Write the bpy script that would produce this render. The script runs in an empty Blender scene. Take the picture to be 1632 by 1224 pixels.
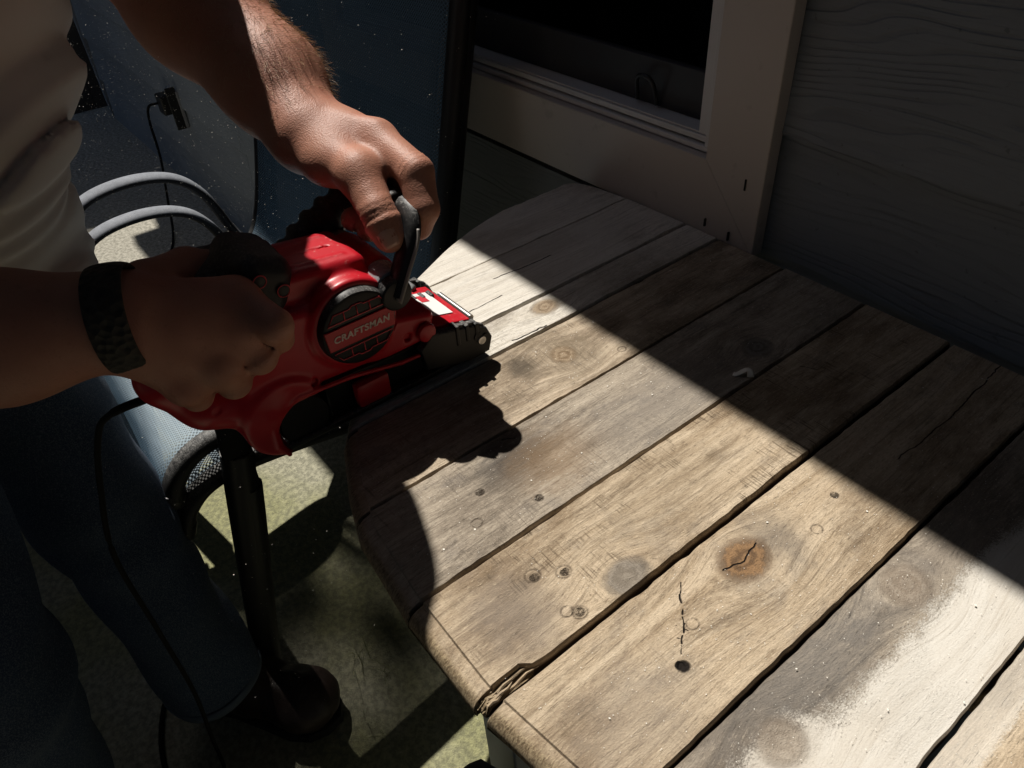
import bpy, bmesh, math, random
import numpy as np
from mathutils import Vector, Matrix

SC = bpy.context.scene
COL = SC.collection
rnd = random.Random(7)
rng = np.random.RandomState(7)

# ------------------------------------------------------------------ camera
cd = bpy.data.cameras.new('camera')
cam = bpy.data.objects.new('camera', cd)
COL.objects.link(cam)
R = ((0.6201876, 0.7826157, -0.0536648), (-0.4790935, 0.4320529, 0.7640678), (-0.6211575, 0.4481550, -0.6429000))
m = Matrix(((R[0][0], R[1][0], -R[2][0], 0), (R[0][1], R[1][1], -R[2][1], 0), (R[0][2], R[1][2], -R[2][2], 1.17), (0, 0, 0, 1)))
cam.matrix_world = m
cd.sensor_fit = 'HORIZONTAL'
cd.sensor_width = 36.0
cd.lens = 26.186
cd.clip_start = 0.02
cd.clip_end = 400
SC.camera = cam

# ------------------------------------------------------------------ light
SUN = Vector((-0.62, 0.10, 1.0)).normalized()
w = bpy.data.worlds.new('World')
SC.world = w
w.use_nodes = True
nt = w.node_tree
nt.nodes.clear()
sky = nt.nodes.new('ShaderNodeTexSky')
sky.sky_type = 'NISHITA'
sky.sun_disc = False
sky.sun_elevation = math.asin(SUN.z)
sky.sun_rotation = math.atan2(SUN.x, SUN.y)
bg = nt.nodes.new('ShaderNodeBackground')
bg.inputs['Strength'].default_value = 0.05
wo = nt.nodes.new('ShaderNodeOutputWorld')
nt.links.new(sky.outputs[0], bg.inputs[0])
nt.links.new(bg.outputs[0], wo.inputs[0])
sl = bpy.data.lights.new('sun', 'SUN')
sl.energy = 5.0
sl.angle = math.radians(0.55)
sl.color = (1.0, 0.955, 0.88)
sun = bpy.data.objects.new('sun', sl)
COL.objects.link(sun)
sun.rotation_euler = SUN.to_track_quat('Z', 'Y').to_euler()
sun.location = (-4, 1, 6)
SC.view_settings.view_transform = 'Standard'
SC.view_settings.look = 'None'
SC.view_settings.exposure = 0.16
SC.view_settings.gamma = 1.0
SC.view_settings.use_curve_mapping = False
SC.cycles.max_bounces = 6
SC.cycles.transparent_max_bounces = 12


# ------------------------------------------------------------------ node helper
class NT:
    def __init__(s, name):
        s.m = bpy.data.materials.new(name)
        s.m.use_nodes = True
        s.t = s.m.node_tree
        s.t.nodes.clear()
        s.out = s.t.nodes.new('ShaderNodeOutputMaterial')
        s.b = s.t.nodes.new('ShaderNodeBsdfPrincipled')
        s.t.links.new(s.b.outputs[0], s.out.inputs[0])
        s.tc = s.t.nodes.new('ShaderNodeTexCoord')

    def put(s, inp, v):
        if hasattr(v, 'is_linked') or isinstance(v, bpy.types.NodeSocket):
            s.t.links.new(v, inp)
        elif v is not None:
            if isinstance(v, (tuple, list)) and len(v) == 3 and inp.type == 'RGBA':
                v = (*v, 1)
            inp.default_value = v

    def set(s, **k):
        for n, v in k.items():
            s.put(s.b.inputs[n.replace('_', ' ')], v)

    def math(s, op, a, b=None, c=None, clamp=False):
        n = s.t.nodes.new('ShaderNodeMath')
        n.operation = op
        n.use_clamp = clamp
        for i, v in enumerate((a, b, c)):
            if v is not None:
                s.put(n.inputs[i], v)
        return n.outputs[0]

    def obj(s):
        return s.tc.outputs['Object']

    def scale(s, vec, sc, off=(0, 0, 0)):
        n = s.t.nodes.new('ShaderNodeMapping')
        s.put(n.inputs[0], vec)
        n.inputs['Scale'].default_value = sc
        n.inputs['Location'].default_value = off
        return n.outputs[0]

    def noise(s, vec, sc=1.0, detail=4, rough=.55, dist=0.0, col=False):
        n = s.t.nodes.new('ShaderNodeTexNoise')
        s.put(n.inputs['Vector'], vec)
        n.inputs['Scale'].default_value = sc
        n.inputs['Detail'].default_value = detail
        n.inputs['Roughness'].default_value = rough
        n.inputs['Distortion'].default_value = dist
        return n.outputs[1 if col else 0]

    def voro(s, vec, sc, feat='F1'):
        n = s.t.nodes.new('ShaderNodeTexVoronoi')
        n.feature = feat
        s.put(n.inputs['Vector'], vec)
        n.inputs['Scale'].default_value = sc
        return n.outputs[0]

    def ramp(s, v, pts, interp='LINEAR'):
        n = s.t.nodes.new('ShaderNodeValToRGB')
        s.put(n.inputs[0], v)
        cr = n.color_ramp
        cr.interpolation = interp
        while len(cr.elements) < len(pts):
            cr.elements.new(0.5)
        for e, (p, c) in zip(cr.elements, pts):
            e.position = p
            e.color = (c, c, c, 1) if not isinstance(c, (tuple, list)) else (*c, 1)
        return n.outputs[0]

    def smooth(s, v, a, b):
        n = s.t.nodes.new('ShaderNodeMapRange')
        n.interpolation_type = 'SMOOTHSTEP'
        s.put(n.inputs[0], v)
        n.inputs[1].default_value = a
        n.inputs[2].default_value = b
        n.inputs[3].default_value = 0
        n.inputs[4].default_value = 1
        return n.outputs[0]

    def mix(s, f, a, b, mode='MIX'):
        n = s.t.nodes.new('ShaderNodeMix')
        n.data_type = 'RGBA'
        n.blend_type = mode
        s.put(n.inputs[0], f)
        s.put(n.inputs[6], a)
        s.put(n.inputs[7], b)
        return n.outputs[2]

    def sep(s, v):
        n = s.t.nodes.new('ShaderNodeSeparateXYZ')
        s.put(n.inputs[0], v)
        return n.outputs

    def comb(s, x, y, z):
        n = s.t.nodes.new('ShaderNodeCombineXYZ')
        for i, v in enumerate((x, y, z)):
            s.put(n.inputs[i], v)
        return n.outputs[0]

    def bump(s, h, strength=.5, dist=.002, normal=None):
        n = s.t.nodes.new('ShaderNodeBump')
        n.inputs['Strength'].default_value = strength
        n.inputs['Distance'].default_value = dist
        s.put(n.inputs['Height'], h)
        if normal is not None:
            s.put(n.inputs['Normal'], normal)
        s.put(s.b.inputs['Normal'], n.outputs[0])
        return n.outputs[0]

    def normz(s):
        g = s.t.nodes.new('ShaderNodeNewGeometry')
        return s.sep(g.outputs['Normal'])[2]

    # ellipse mask, 1 at the centre; in the object's own coordinates
    def spot(s, xy, cx, cy, rx, ry, soft=.6, wob=None):
        dx = s.math('DIVIDE', s.math('SUBTRACT', xy[0], cx), rx)
        dy = s.math('DIVIDE', s.math('SUBTRACT', xy[1], cy), ry)
        d = s.math('SQRT', s.math('ADD', s.math('MULTIPLY', dx, dx), s.math('MULTIPLY', dy, dy)))
        if wob is not None:
            d = s.math('ADD', d, wob)
        return s.math('SUBTRACT', 1.0, s.smooth(d, 1 - soft, 1 + soft)), d

    def seg(s, xy, ax, ay, bx, by, wd, wob=None):
        ux, uy = bx - ax, by - ay
        L2 = ux * ux + uy * uy
        px = s.math('SUBTRACT', xy[0], ax)
        py = s.math('SUBTRACT', xy[1], ay)
        t = s.math('ADD', s.math('MULTIPLY', px, ux / L2), s.math('MULTIPLY', py, uy / L2), clamp=True)
        ex = s.math('SUBTRACT', px, s.math('MULTIPLY', t, ux))
        ey = s.math('SUBTRACT', py, s.math('MULTIPLY', t, uy))
        if wob is not None:
            ex = s.math('ADD', ex, wob)
        d = s.math('SQRT', s.math('ADD', s.math('MULTIPLY', ex, ex), s.math('MULTIPLY', ey, ey)))
        return s.math('SUBTRACT', 1.0, s.smooth(d, wd * .15, wd * .8))


def simple(name, col, rough=.5, spec=.5, metal=0.0, var=.15, sc=60, bump=0.0, bsc=300):
    n = NT(name)
    v = n.noise(n.obj(), sc, 4)
    n.set(Base_Color=n.mix(v, tuple(c * (1 - var) for c in col), tuple(c * (1 + var) for c in col)), Roughness=rough, Metallic=metal)
    n.b.inputs['Specular IOR Level'].default_value = spec
    if bump:
        n.bump(n.noise(n.obj(), bsc, 3), bump, .0006)
    return n.m


def dusty(name, col, rough=.4, dust=(.33, .31, .29), amount=.5, sc=220, bump=.15, spec=.5):
    """a plastic or paint with pale wood dust lying on whatever faces up"""
    n = NT(name)
    up = n.smooth(n.normz(), .35, .95)
    sp = n.smooth(n.noise(n.obj(), sc, 3, .7), .5, .66)
    so = n.smooth(n.noise(n.obj(), sc * .18, 3), .3, .7)
    f = n.math('MULTIPLY', up, n.math('MULTIPLY', n.math('ADD', n.math('MULTIPLY', sp, .75), n.math('MULTIPLY', so, .4)), amount), clamp=True)
    n.set(Base_Color=n.mix(f, col, dust), Roughness=n.math('ADD', rough, n.math('MULTIPLY', f, .4), clamp=True))
    n.b.inputs['Specular IOR Level'].default_value = spec
    if bump:
        n.bump(n.noise(n.obj(), 900, 2), bump, .0003)
    return n.m


# ------------------------------------------------------------------ object helpers
def link(name, me, mat=None, parent=None, smooth=False, origin=None):
    o = bpy.data.objects.new(name, me)
    COL.objects.link(o)
    if mat:
        me.materials.append(mat)
    if parent:
        o.parent = parent
    if smooth:
        me.polygons.foreach_set('use_smooth', [True] * len(me.polygons))
    return o


def tag(o, label=None, cat=None, group=None, kind=None):
    for k, v in (('label', label), ('category', cat), ('group', group), ('kind', kind)):
        if v:
            o[k] = v
    return o


def empty(name, loc, label, cat, group=None):
    o = bpy.data.objects.new(name, None)
    COL.objects.link(o)
    o.location = loc
    o.empty_display_size = .05
    return tag(o, label, cat, group)


class MB:
    """collects shapes given in world coordinates, builds ONE mesh under a parent (whose location is subtracted)"""
    def __init__(s):
        s.b = bmesh.new()

    def box(s, lo, hi, bev=0.0, mat=None):
        lo, hi = Vector(lo), Vector(hi)
        r = bmesh.ops.create_cube(s.b, size=1)
        M = Matrix.Translation((lo + hi) / 2) @ Matrix.Diagonal((*(hi - lo), 1))
        vs = r['verts']
        bmesh.ops.transform(s.b, matrix=M, verts=vs)
        if bev:
            es = list({e for v in vs for e in v.link_edges})
            rb = bmesh.ops.bevel(s.b, geom=es, offset=bev, segments=2, affect='EDGES', profile=.5)
            vs = list({v for f in rb['faces'] for v in f.verts} | {v for v in vs if v.is_valid})
        if mat is not None:
            bmesh.ops.transform(s.b, matrix=mat, verts=[v for v in vs if v.is_valid])
        return s

    def cyl(s, a, b, r1, r2=None, seg=24, bev=0.0):
        a, b = Vector(a), Vector(b)
        d = b - a
        r2 = r1 if r2 is None else r2
        q = d.to_track_quat('Z', 'Y').to_matrix().to_4x4()
        r = bmesh.ops.create_cone(s.b, cap_ends=True, segments=seg, radius1=r1, radius2=r2, depth=d.length)
        vs = r['verts']
        bmesh.ops.transform(s.b, matrix=Matrix.Translation((a + b) / 2) @ q, verts=vs)
        if bev:
            es = [e for e in {e for v in vs for e in v.link_edges} if any(len(f.verts) > 4 for f in e.link_faces)]
            bmesh.ops.bevel(s.b, geom=es, offset=bev, segments=2, affect='EDGES', profile=.5)
        return s

    def ball(s, c, r, seg=12, sc=(1, 1, 1)):
        rr = bmesh.ops.create_uvsphere(s.b, u_segments=seg, v_segments=max(6, seg // 2), radius=r)
        bmesh.ops.transform(s.b, matrix=Matrix.Translation(c) @ Matrix.Diagonal((*sc, 1)), verts=rr['verts'])
        return s

    def tube(s, pts, r, seg=10, ry=None, up=(0, 0, 1), closed=False, caps=True):
        """swept round or oval tube; r may be a list"""
        pts = [Vector(p) for p in pts]
        n = len(pts)
        rs = r if isinstance(r, (list, tuple)) else [r] * n
        rings = []
        for i, p in enumerate(pts):
            a = pts[(i - 1) % n] if (closed or i) else p
            c = pts[(i + 1) % n] if (closed or i < n - 1) else p
            t = (c - a).normalized()
            u = Vector(up)
            if abs(t.dot(u)) > .97:
                u = Vector((1, 0, 0))
            sx = t.cross(u).normalized()
            sy = sx.cross(t).normalized()
            k = (ry / rs[i] if ry else 1) if not isinstance(ry, (list, tuple)) else ry[i] / rs[i]
            ring = [s.b.verts.new(p + sx * math.cos(x) * rs[i] + sy * math.sin(x) * rs[i] * k) for x in [2 * math.pi * j / seg for j in range(seg)]]
            rings.append(ring)
        for i in range(n if closed else n - 1):
            A, B = rings[i], rings[(i + 1) % n]
            for j in range(seg):
                s.b.faces.new((A[j], A[(j + 1) % seg], B[(j + 1) % seg], B[j]))
        if caps and not closed:
            s.b.faces.new(rings[0])
            s.b.faces.new(rings[-1][::-1])
        return s

    def prism(s, poly, axis, a, b, bev=0.0):
        """polygon in the two other axes swept along axis from a to b"""
        def P(u, v, t):
            return {'x': (t, u, v), 'y': (u, t, v), 'z': (u, v, t)}[axis]
        A = [s.b.verts.new(P(u, v, a)) for u, v in poly]
        B = [s.b.verts.new(P(u, v, b)) for u, v in poly]
        fs = [s.b.faces.new(A), s.b.faces.new(B[::-1])]
        n = len(poly)
        for i in range(n):
            fs.append(s.b.faces.new((A[i], B[i], B[(i + 1) % n], A[(i + 1) % n])))
        bmesh.ops.recalc_face_normals(s.b, faces=fs)
        if bev:
            es = list({e for f in fs[:2] for e in f.edges})
            bmesh.ops.bevel(s.b, geom=es, offset=bev, segments=3, affect='EDGES', profile=.5)
        return s

    def sheet(s, grid):
        vs = [[s.b.verts.new(p) for p in row] for row in grid]
        for i in range(len(vs) - 1):
            for j in range(len(vs[0]) - 1):
                s.b.faces.new((vs[i][j], vs[i + 1][j], vs[i + 1][j + 1], vs[i][j + 1]))
        return s

    def build(s, name, mat, parent=None, smooth=False, angle=None, origin=None):
        base = Vector(origin) if origin else Vector((0, 0, 0))
        if parent:
            q = parent
            base = Vector((0, 0, 0))
            while q:
                base = base + q.location
                q = q.parent
        bmesh.ops.recalc_face_normals(s.b, faces=s.b.faces)
        bmesh.ops.translate(s.b, vec=-base, verts=s.b.verts)
        me = bpy.data.meshes.new(name)
        s.b.to_mesh(me)
        s.b.free()
        o = link(name, me, mat, parent, smooth)
        if origin and not parent:
            o.location = origin
        if smooth and angle:
            me.set_sharp_from_angle(angle=math.radians(angle))
        return o


def curve_pts(ctrl, n=8):
    """Catmull-Rom through control points"""
    P = [np.array(p, float) for p in ctrl]
    P = [2 * P[0] - P[1]] + P + [2 * P[-1] - P[-2]]
    out = []
    for i in range(1, len(P) - 2):
        for k in range(n):
            t = k / n
            a, b, c, d = P[i - 1:i + 3]
            out.append(.5 * (2 * b + (c - a) * t + (2 * a - 5 * b + 4 * c - d) * t * t + (3 * b - a - 3 * c + d) * t ** 3))
    out.append(P[-2])
    return [tuple(p) for p in out]


# ------------------------------------------------------------------ implicit surfaces for moulded and living shapes
class Field:
    def __init__(s, lo, hi, h):
        s.lo = np.array(lo, np.float32)
        s.h = h
        s.n = np.ceil((np.array(hi) - lo) / h).astype(int) + 1
        s.F = np.full(s.n, 1.0, np.float32)

    def _box(s, lo, hi):
        a = np.clip(np.floor((np.array(lo) - s.lo) / s.h).astype(int), 0, s.n)
        b = np.clip(np.ceil((np.array(hi) - s.lo) / s.h).astype(int) + 1, 0, s.n)
        if (b <= a).any():
            return None, None
        ax = [s.lo[i] + s.h * np.arange(a[i], b[i], dtype=np.float32) for i in range(3)]
        X = np.meshgrid(*ax, indexing='ij', sparse=True)
        return tuple(slice(a[i], b[i]) for i in range(3)), X

    def _add(s, sl, d, k, sub=False):
        f = s.F[sl]
        if sub:
            d = -d
            hh = np.maximum(k - np.abs(f - d), 0) / max(k, 1e-6)
            s.F[sl] = np.maximum(f, d) + hh * hh * k * .25
        else:
            hh = np.maximum(k - np.abs(f - d), 0) / max(k, 1e-6)
            s.F[sl] = np.minimum(f, d) - hh * hh * k * .25

    def cap(s, a, b, ra, rb=None, k=.006, sub=False, flat=None):
        """tapered capsule; flat = (direction, factor) squashes its section"""
        a, b = np.array(a, np.float32), np.array(b, np.float32)
        rb = ra if rb is None else rb
        pad = max(ra, rb) * (1.0) + k + 4 * s.h
        sl, X = s._box(np.minimum(a, b) - pad, np.maximum(a, b) + pad)
        if sl is None:
            return s
        u = b - a
        L = max(float(u @ u), 1e-12)
        px = [X[i] - a[i] for i in range(3)]
        t = np.clip((px[0] * u[0] + px[1] * u[1] + px[2] * u[2]) / L, 0, 1)
        q = [px[i] - t * u[i] for i in range(3)]
        if flat is not None:
            fd, fk = np.array(flat[0], np.float32), flat[1]
            fd = fd / np.linalg.norm(fd)
            c = q[0] * fd[0] + q[1] * fd[1] + q[2] * fd[2]
            q = [q[i] + fd[i] * c * (1 / fk - 1) for i in range(3)]
        d = np.sqrt(q[0] ** 2 + q[1] ** 2 + q[2] ** 2) - (ra + (rb - ra) * t)
        s._add(sl, d, k, sub)
        return s

    def ell(s, c, r, k=.006, sub=False, rot=None):
        c, r = np.array(c, np.float32), np.array(r, np.float32)
        pad = r.max() + k + 4 * s.h
        sl, X = s._box(c - pad, c + pad)
        if sl is None:
            return s
        q = [X[i] - c[i] for i in range(3)]
        if rot is not None:
            M = np.array(rot, np.float32).T
            q = [q[0] * M[i][0] + q[1] * M[i][1] + q[2] * M[i][2] for i in range(3)]
        k0 = np.sqrt(sum((q[i] / r[i]) ** 2 for i in range(3)))
        k1 = np.sqrt(sum((q[i] / r[i] ** 2) ** 2 for i in range(3))) + 1e-9
        s._add(sl, k0 * (k0 - 1) / k1, k, sub)
        return s

    def box(s, c, hs, r, k=.006, sub=False, rot=None):
        c, hs = np.array(c, np.float32), np.array(hs, np.float32) - r
        pad = float(np.linalg.norm(hs + r)) + k + 3 * s.h
        sl, X = s._box(c - pad, c + pad)
        if sl is None:
            return s
        q = [X[i] - c[i] for i in range(3)]
        if rot is not None:
            M = np.array(rot, np.float32).T
            q = [q[0] * M[i][0] + q[1] * M[i][1] + q[2] * M[i][2] for i in range(3)]
        e = [np.abs(q[i]) - hs[i] for i in range(3)]
        d = np.sqrt(sum(np.maximum(x, 0) ** 2 for x in e)) + np.minimum(np.maximum(np.maximum(e[0], e[1]), e[2]), 0) - r
        s._add(sl, d, k, sub)
        return s

    def disc(s, c, axis, half, rad, r, k=.006, sub=False):
        c = np.array(c, np.float32)
        pad = max(half, rad) + k + 4 * s.h
        sl, X = s._box(c - pad, c + pad)
        q = [X[i] - c[i] for i in range(3)]
        o = [i for i in range(3) if i != axis]
        dr = np.sqrt(q[o[0]] ** 2 + q[o[1]] ** 2) - rad + r
        dh = np.abs(q[axis]) - half + r
        d = np.sqrt(np.maximum(dr, 0) ** 2 + np.maximum(dh, 0) ** 2) + np.minimum(np.maximum(dr, dh), 0) - r
        s._add(sl, d, k, sub)
        return s

    def warp(s, fn):
        X = np.meshgrid(*[s.lo[i] + s.h * np.arange(s.n[i], dtype=np.float32) for i in range(3)], indexing='ij', sparse=True)
        near = np.abs(s.F) < .05
        s.F = np.where(near, s.F + fn(*X).astype(np.float32), s.F)
        return s

    def mesh(s):
        F = s.F
        ins = F < 0
        n = s.n
        cnt = np.zeros(tuple(n - 1), np.int8)
        for dx in (0, 1):
            for dy in (0, 1):
                for dz in (0, 1):
                    cnt += ins[dx:n[0] - 1 + dx, dy:n[1] - 1 + dy, dz:n[2] - 1 + dz]
        act = (cnt > 0) & (cnt < 8)
        I = np.argwhere(act)
        idx = np.full(act.shape, -1, np.int32)
        idx[act] = np.arange(len(I))
        acc = np.zeros((len(I), 3), np.float32)
        num = np.zeros(len(I), np.float32)
        cor = [(a, b, c) for a in (0, 1) for b in (0, 1) for c in (0, 1)]
        val = {c: F[I[:, 0] + c[0], I[:, 1] + c[1], I[:, 2] + c[2]] for c in cor}
        for c in cor:
            for ax in range(3):
                if c[ax] == 0:
                    e = list(c)
                    e[ax] = 1
                    e = tuple(e)
                    v0, v1 = val[c], val[e]
                    cr = (v0 < 0) != (v1 < 0)
                    t = np.where(cr, v0 / np.where(cr, v0 - v1, 1), 0)
                    p = np.tile(np.array(c, np.float32), (len(I), 1))
                    p[:, ax] += t
                    acc += p * cr[:, None]
                    num += cr
        V = s.lo + s.h * (I + acc / num[:, None])
        Q = []
        for ax in range(3):
            o = [i for i in range(3) if i != ax]
            sa = [slice(None)] * 3
            sb = [slice(None)] * 3
            sa[ax] = slice(0, -1)
            sb[ax] = slice(1, None)
            A, B = ins[tuple(sa)], ins[tuple(sb)]
            E = np.argwhere(A != B)
            E = E[(E[:, o[0]] > 0) & (E[:, o[1]] > 0) & (E[:, o[0]] < n[o[0]] - 1) & (E[:, o[1]] < n[o[1]] - 1)]
            flip = A[E[:, 0], E[:, 1], E[:, 2]]
            qs = []
            for d0, d1 in ((0, 0), (1, 0), (1, 1), (0, 1)):
                c = E.copy()
                c[:, o[0]] -= d0
                c[:, o[1]] -= d1
                qs.append(idx[c[:, 0], c[:, 1], c[:, 2]])
            q = np.stack(qs, 1)
            if ax == 1:
                flip = ~flip
            q = np.where(flip[:, None], q, q[:, ::-1])
            Q.append(q)
        Q = np.concatenate(Q)
        Q = Q[(Q >= 0).all(1)]
        return V, Q


def mesh_obj(name, parts, mat, parent=None, smooth=True):
    base = np.zeros(3)
    q = parent
    while q:
        base = base + np.array(q.location)
        q = q.parent
    V = []
    Fc = []
    off = 0
    for v, f in parts:
        V.append(v - base)
        Fc.append(f + off)
        off += len(v)
    V = np.concatenate(V).astype(np.float32)
    Fc = np.concatenate(Fc).astype(np.int32)
    me = bpy.data.meshes.new(name)
    me.vertices.add(len(V))
    me.vertices.foreach_set('co', V.ravel())
    me.loops.add(len(Fc) * 4)
    me.loops.foreach_set('vertex_index', Fc.ravel())
    me.polygons.add(len(Fc))
    me.polygons.foreach_set('loop_start', np.arange(len(Fc), dtype=np.int32) * 4)
    me.polygons.foreach_set('use_smooth', np.ones(len(Fc), bool))
    me.update(calc_edges=True)
    me.validate()
    return link(name, me, mat, parent)


def relax(V, Q, it=2, lam=.5):
    for _ in range(it):
        S = np.zeros_like(V)
        C = np.zeros(len(V), np.float32)
        for a, b in ((0, 1), (1, 2), (2, 3), (3, 0)):
            np.add.at(S, Q[:, a], V[Q[:, b]])
            np.add.at(S, Q[:, b], V[Q[:, a]])
            np.add.at(C, Q[:, a], 1)
            np.add.at(C, Q[:, b], 1)
        V = V + lam * (S / np.maximum(C, 1)[:, None] - V)
    return V, Q


# ================================================================== MATERIALS
M = {}
# concrete slab
n = NT('concrete')
o = n.obj()
big = n.noise(o, 1.3, 5)
fine = n.noise(o, 90, 6, .7)
grit = n.voro(o, 330)
alg = n.smooth(n.noise(o, 2.1, 5, .6), .40, .62)
ox = n.sep(o)
near = n.math('SUBTRACT', 1.0, n.smooth(n.math('ABSOLUTE', n.math('ADD', ox[0], .9)), .5, 1.6))
c = n.mix(big, (.34, .315, .255), (.50, .47, .40))
c = n.mix(n.math('MULTIPLY', n.math('ADD', n.math('MULTIPLY', alg, .55), .4), near), c, (.27, .265, .125))
c = n.mix(n.smooth(fine, .38, .62), n.mix(.55, c, (.07, .07, .05)), c)
c = n.mix(n.math('MULTIPLY', n.smooth(fine, .62, .74), .6), c, (.62, .58, .48))
n.set(Base_Color=c, Roughness=.92)
n.bump(n.math('ADD', fine, n.math('MULTIPLY', grit, .5)), .7, .003)
M['concrete'] = n.m


def siding(name, col, seed):
    n = NT(name)
    o = n.scale(n.obj(), (1, 1, 1), (seed * 3.1, 0, seed * .7))
    x = n.sep(o)
    warpn = n.noise(n.scale(o, (1.6, 1, 7)), 1.0, 3)
    zz = n.math('ADD', n.math('MULTIPLY', x[2], 230), n.math('MULTIPLY', warpn, 34))
    band = n.math('SINE', n.math('MULTIPLY', zz, 3.1))
    groove = n.smooth(band, .35, .95)
    amp = n.smooth(n.noise(n.scale(o, (1.1, 1, 9)), 1.0, 3), .40, .58)
    gr = n.noise(n.scale(o, (7, 1, 240)), 1.0, 5, .65)
    gg = n.math('MULTIPLY', n.math('MULTIPLY', groove, amp), n.smooth(n.noise(n.scale(o, (14, 1, 60)), 1.0, 3), .3, .6))
    hgt = n.math('SUBTRACT', n.math('MULTIPLY', gr, .8), gg)
    dirt = n.noise(n.scale(o, (3, 1, 4)), 1.0, 6, .65)
    spots = n.smooth(n.noise(n.scale(o, (90, 1, 90)), 1.0, 3), .66, .74)
    c = n.mix(dirt, tuple(v * .72 for v in col), tuple(v * 1.2 for v in col))
    c = n.mix(n.math('MULTIPLY', gg, .28), c, tuple(v * .4 for v in col))
    c = n.mix(n.math('MULTIPLY', n.smooth(gr, .55, .72), .3), c, tuple(v * .45 for v in col))
    c = n.mix(n.math('MULTIPLY', spots, .5), c, tuple(v * .3 for v in col))
    n.set(Base_Color=c, Roughness=.7)
    n.bump(hgt, .6, .0016)
    return n.m


for k in range(3):
    M['siding%d' % k] = siding('painted_siding_%s' % 'abc'[k], (.200, .224, .252), k)
n = NT('cream_trim')
v = n.noise(n.scale(n.obj(), (4, 4, 4)), 1, 5)
fl = n.noise(n.scale(n.obj(), (40, 40, 40)), 1, 4)
c = n.mix(v, (.45, .405, .365), (.55, .50, .455))
c = n.mix(n.math('MULTIPLY', n.smooth(fl, .62, .72), .25), c, (.2, .16, .13))
n.set(Base_Color=c, Roughness=.6)
n.bump(n.noise(n.obj(), 500, 3), .25, .0006)
M['trim'] = n.m
M['white_frame'] = simple('white_window_frame', (.62, .61, .60), .35, var=.08, sc=20)
M['dark_sash'] = simple('dark_screen_frame', (.035, .035, .038), .5)
M['black'] = simple('black_gap', (.004, .004, .004), .9)
M['room'] = simple('dark_room_wall', (.02, .02, .022), .9)
n = NT('window_glass')
g = n.t.nodes.new('ShaderNodeBsdfGlossy')
g.inputs['Roughness'].default_value = .03
tr = n.t.nodes.new('ShaderNodeBsdfTransparent')
tr.inputs[0].default_value = (.45, .47, .48, 1)
fr = n.t.nodes.new('ShaderNodeFresnel')
fr.inputs[0].default_value = 1.5
mx = n.t.nodes.new('ShaderNodeMixShader')
n.t.links.new(fr.outputs[0], mx.inputs[0])
n.t.links.new(tr.outputs[0], mx.inputs[1])
n.t.links.new(g.outputs[0], mx.inputs[2])
n.t.links.new(mx.outputs[0], n.out.inputs[0])
M['glass'] = n.m
M['frame_black'] = dusty('black_chair_frame', (.010, .010, .011), .45, (.40, .39, .37), .75, 700, spec=.3)
n = NT('dusty_arm_paint')
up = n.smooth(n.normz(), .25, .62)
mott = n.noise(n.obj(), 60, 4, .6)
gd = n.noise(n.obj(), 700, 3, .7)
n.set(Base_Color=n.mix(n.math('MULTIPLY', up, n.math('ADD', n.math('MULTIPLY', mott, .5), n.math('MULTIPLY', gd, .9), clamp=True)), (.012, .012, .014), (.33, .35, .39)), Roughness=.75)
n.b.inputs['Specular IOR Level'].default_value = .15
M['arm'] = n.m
M['cap'] = simple('black_plastic_cap', (.01, .01, .01), .45)
M['red'] = None
n = NT('red_tool_plastic')
dn = n.smooth(n.noise(n.obj(), 260, 3, .7), .60, .72)
f = n.math('MULTIPLY', n.math('MULTIPLY', dn, n.smooth(n.normz(), .3, .9)), .35)
n.set(Base_Color=n.mix(f, n.mix(n.noise(n.obj(), 30, 3), (.42, .007, .016), (.52, .011, .022)), (.6, .4, .35)), Roughness=.38)
n.b.inputs['Specular IOR Level'].default_value = .4
n.bump(n.noise(n.obj(), 1400, 2), .12, .0003)
M['red'] = n.m
M['toolblack'] = dusty('black_tool_plastic', (.010, .010, .011), .42, (.42, .40, .38), .55, 420, spec=.28)
M['rubber'] = dusty('black_rubber_grip', (.010, .010, .011), .6, (.25, .23, .21), .35, 420, .4)
M['darkgrey'] = dusty('dark_grey_tool_plastic', (.055, .055, .058), .4, (.4, .38, .36), .4, 420)
M['steel'] = simple('brushed_steel', (.52, .51, .49), .28, metal=.9, var=.12, sc=120)
M['chrome'] = dusty('silver_tool_paint', (.30, .31, .33), .2, (.5, .48, .46), .5, 420)
M['greystrip'] = simple('warm_grey_handle_strip', (.34, .31, .28), .35, var=.1)
M['lettering'] = simple('pale_lettering', (.62, .50, .45), .5, var=.05)
M['white_label'] = simple('white_label', (.75, .74, .72), .5, var=.04)
M['redline'] = simple('dark_red_vent_line', (.55, .035, .05), .4)
n = NT('sanding_belt')
n.set(Base_Color=n.mix(n.noise(n.obj(), 900, 3), (.03, .018, .012), (.09, .05, .03)), Roughness=.85)
n.bump(n.noise(n.obj(), 1500, 2), .8, .0005)
M['belt'] = n.m
M['cord'] = simple('black_cord', (.006, .006, .006), .75, spec=.15)
M['outlet'] = simple('grey_outlet_box', (.25, .26, .28), .5)


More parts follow.
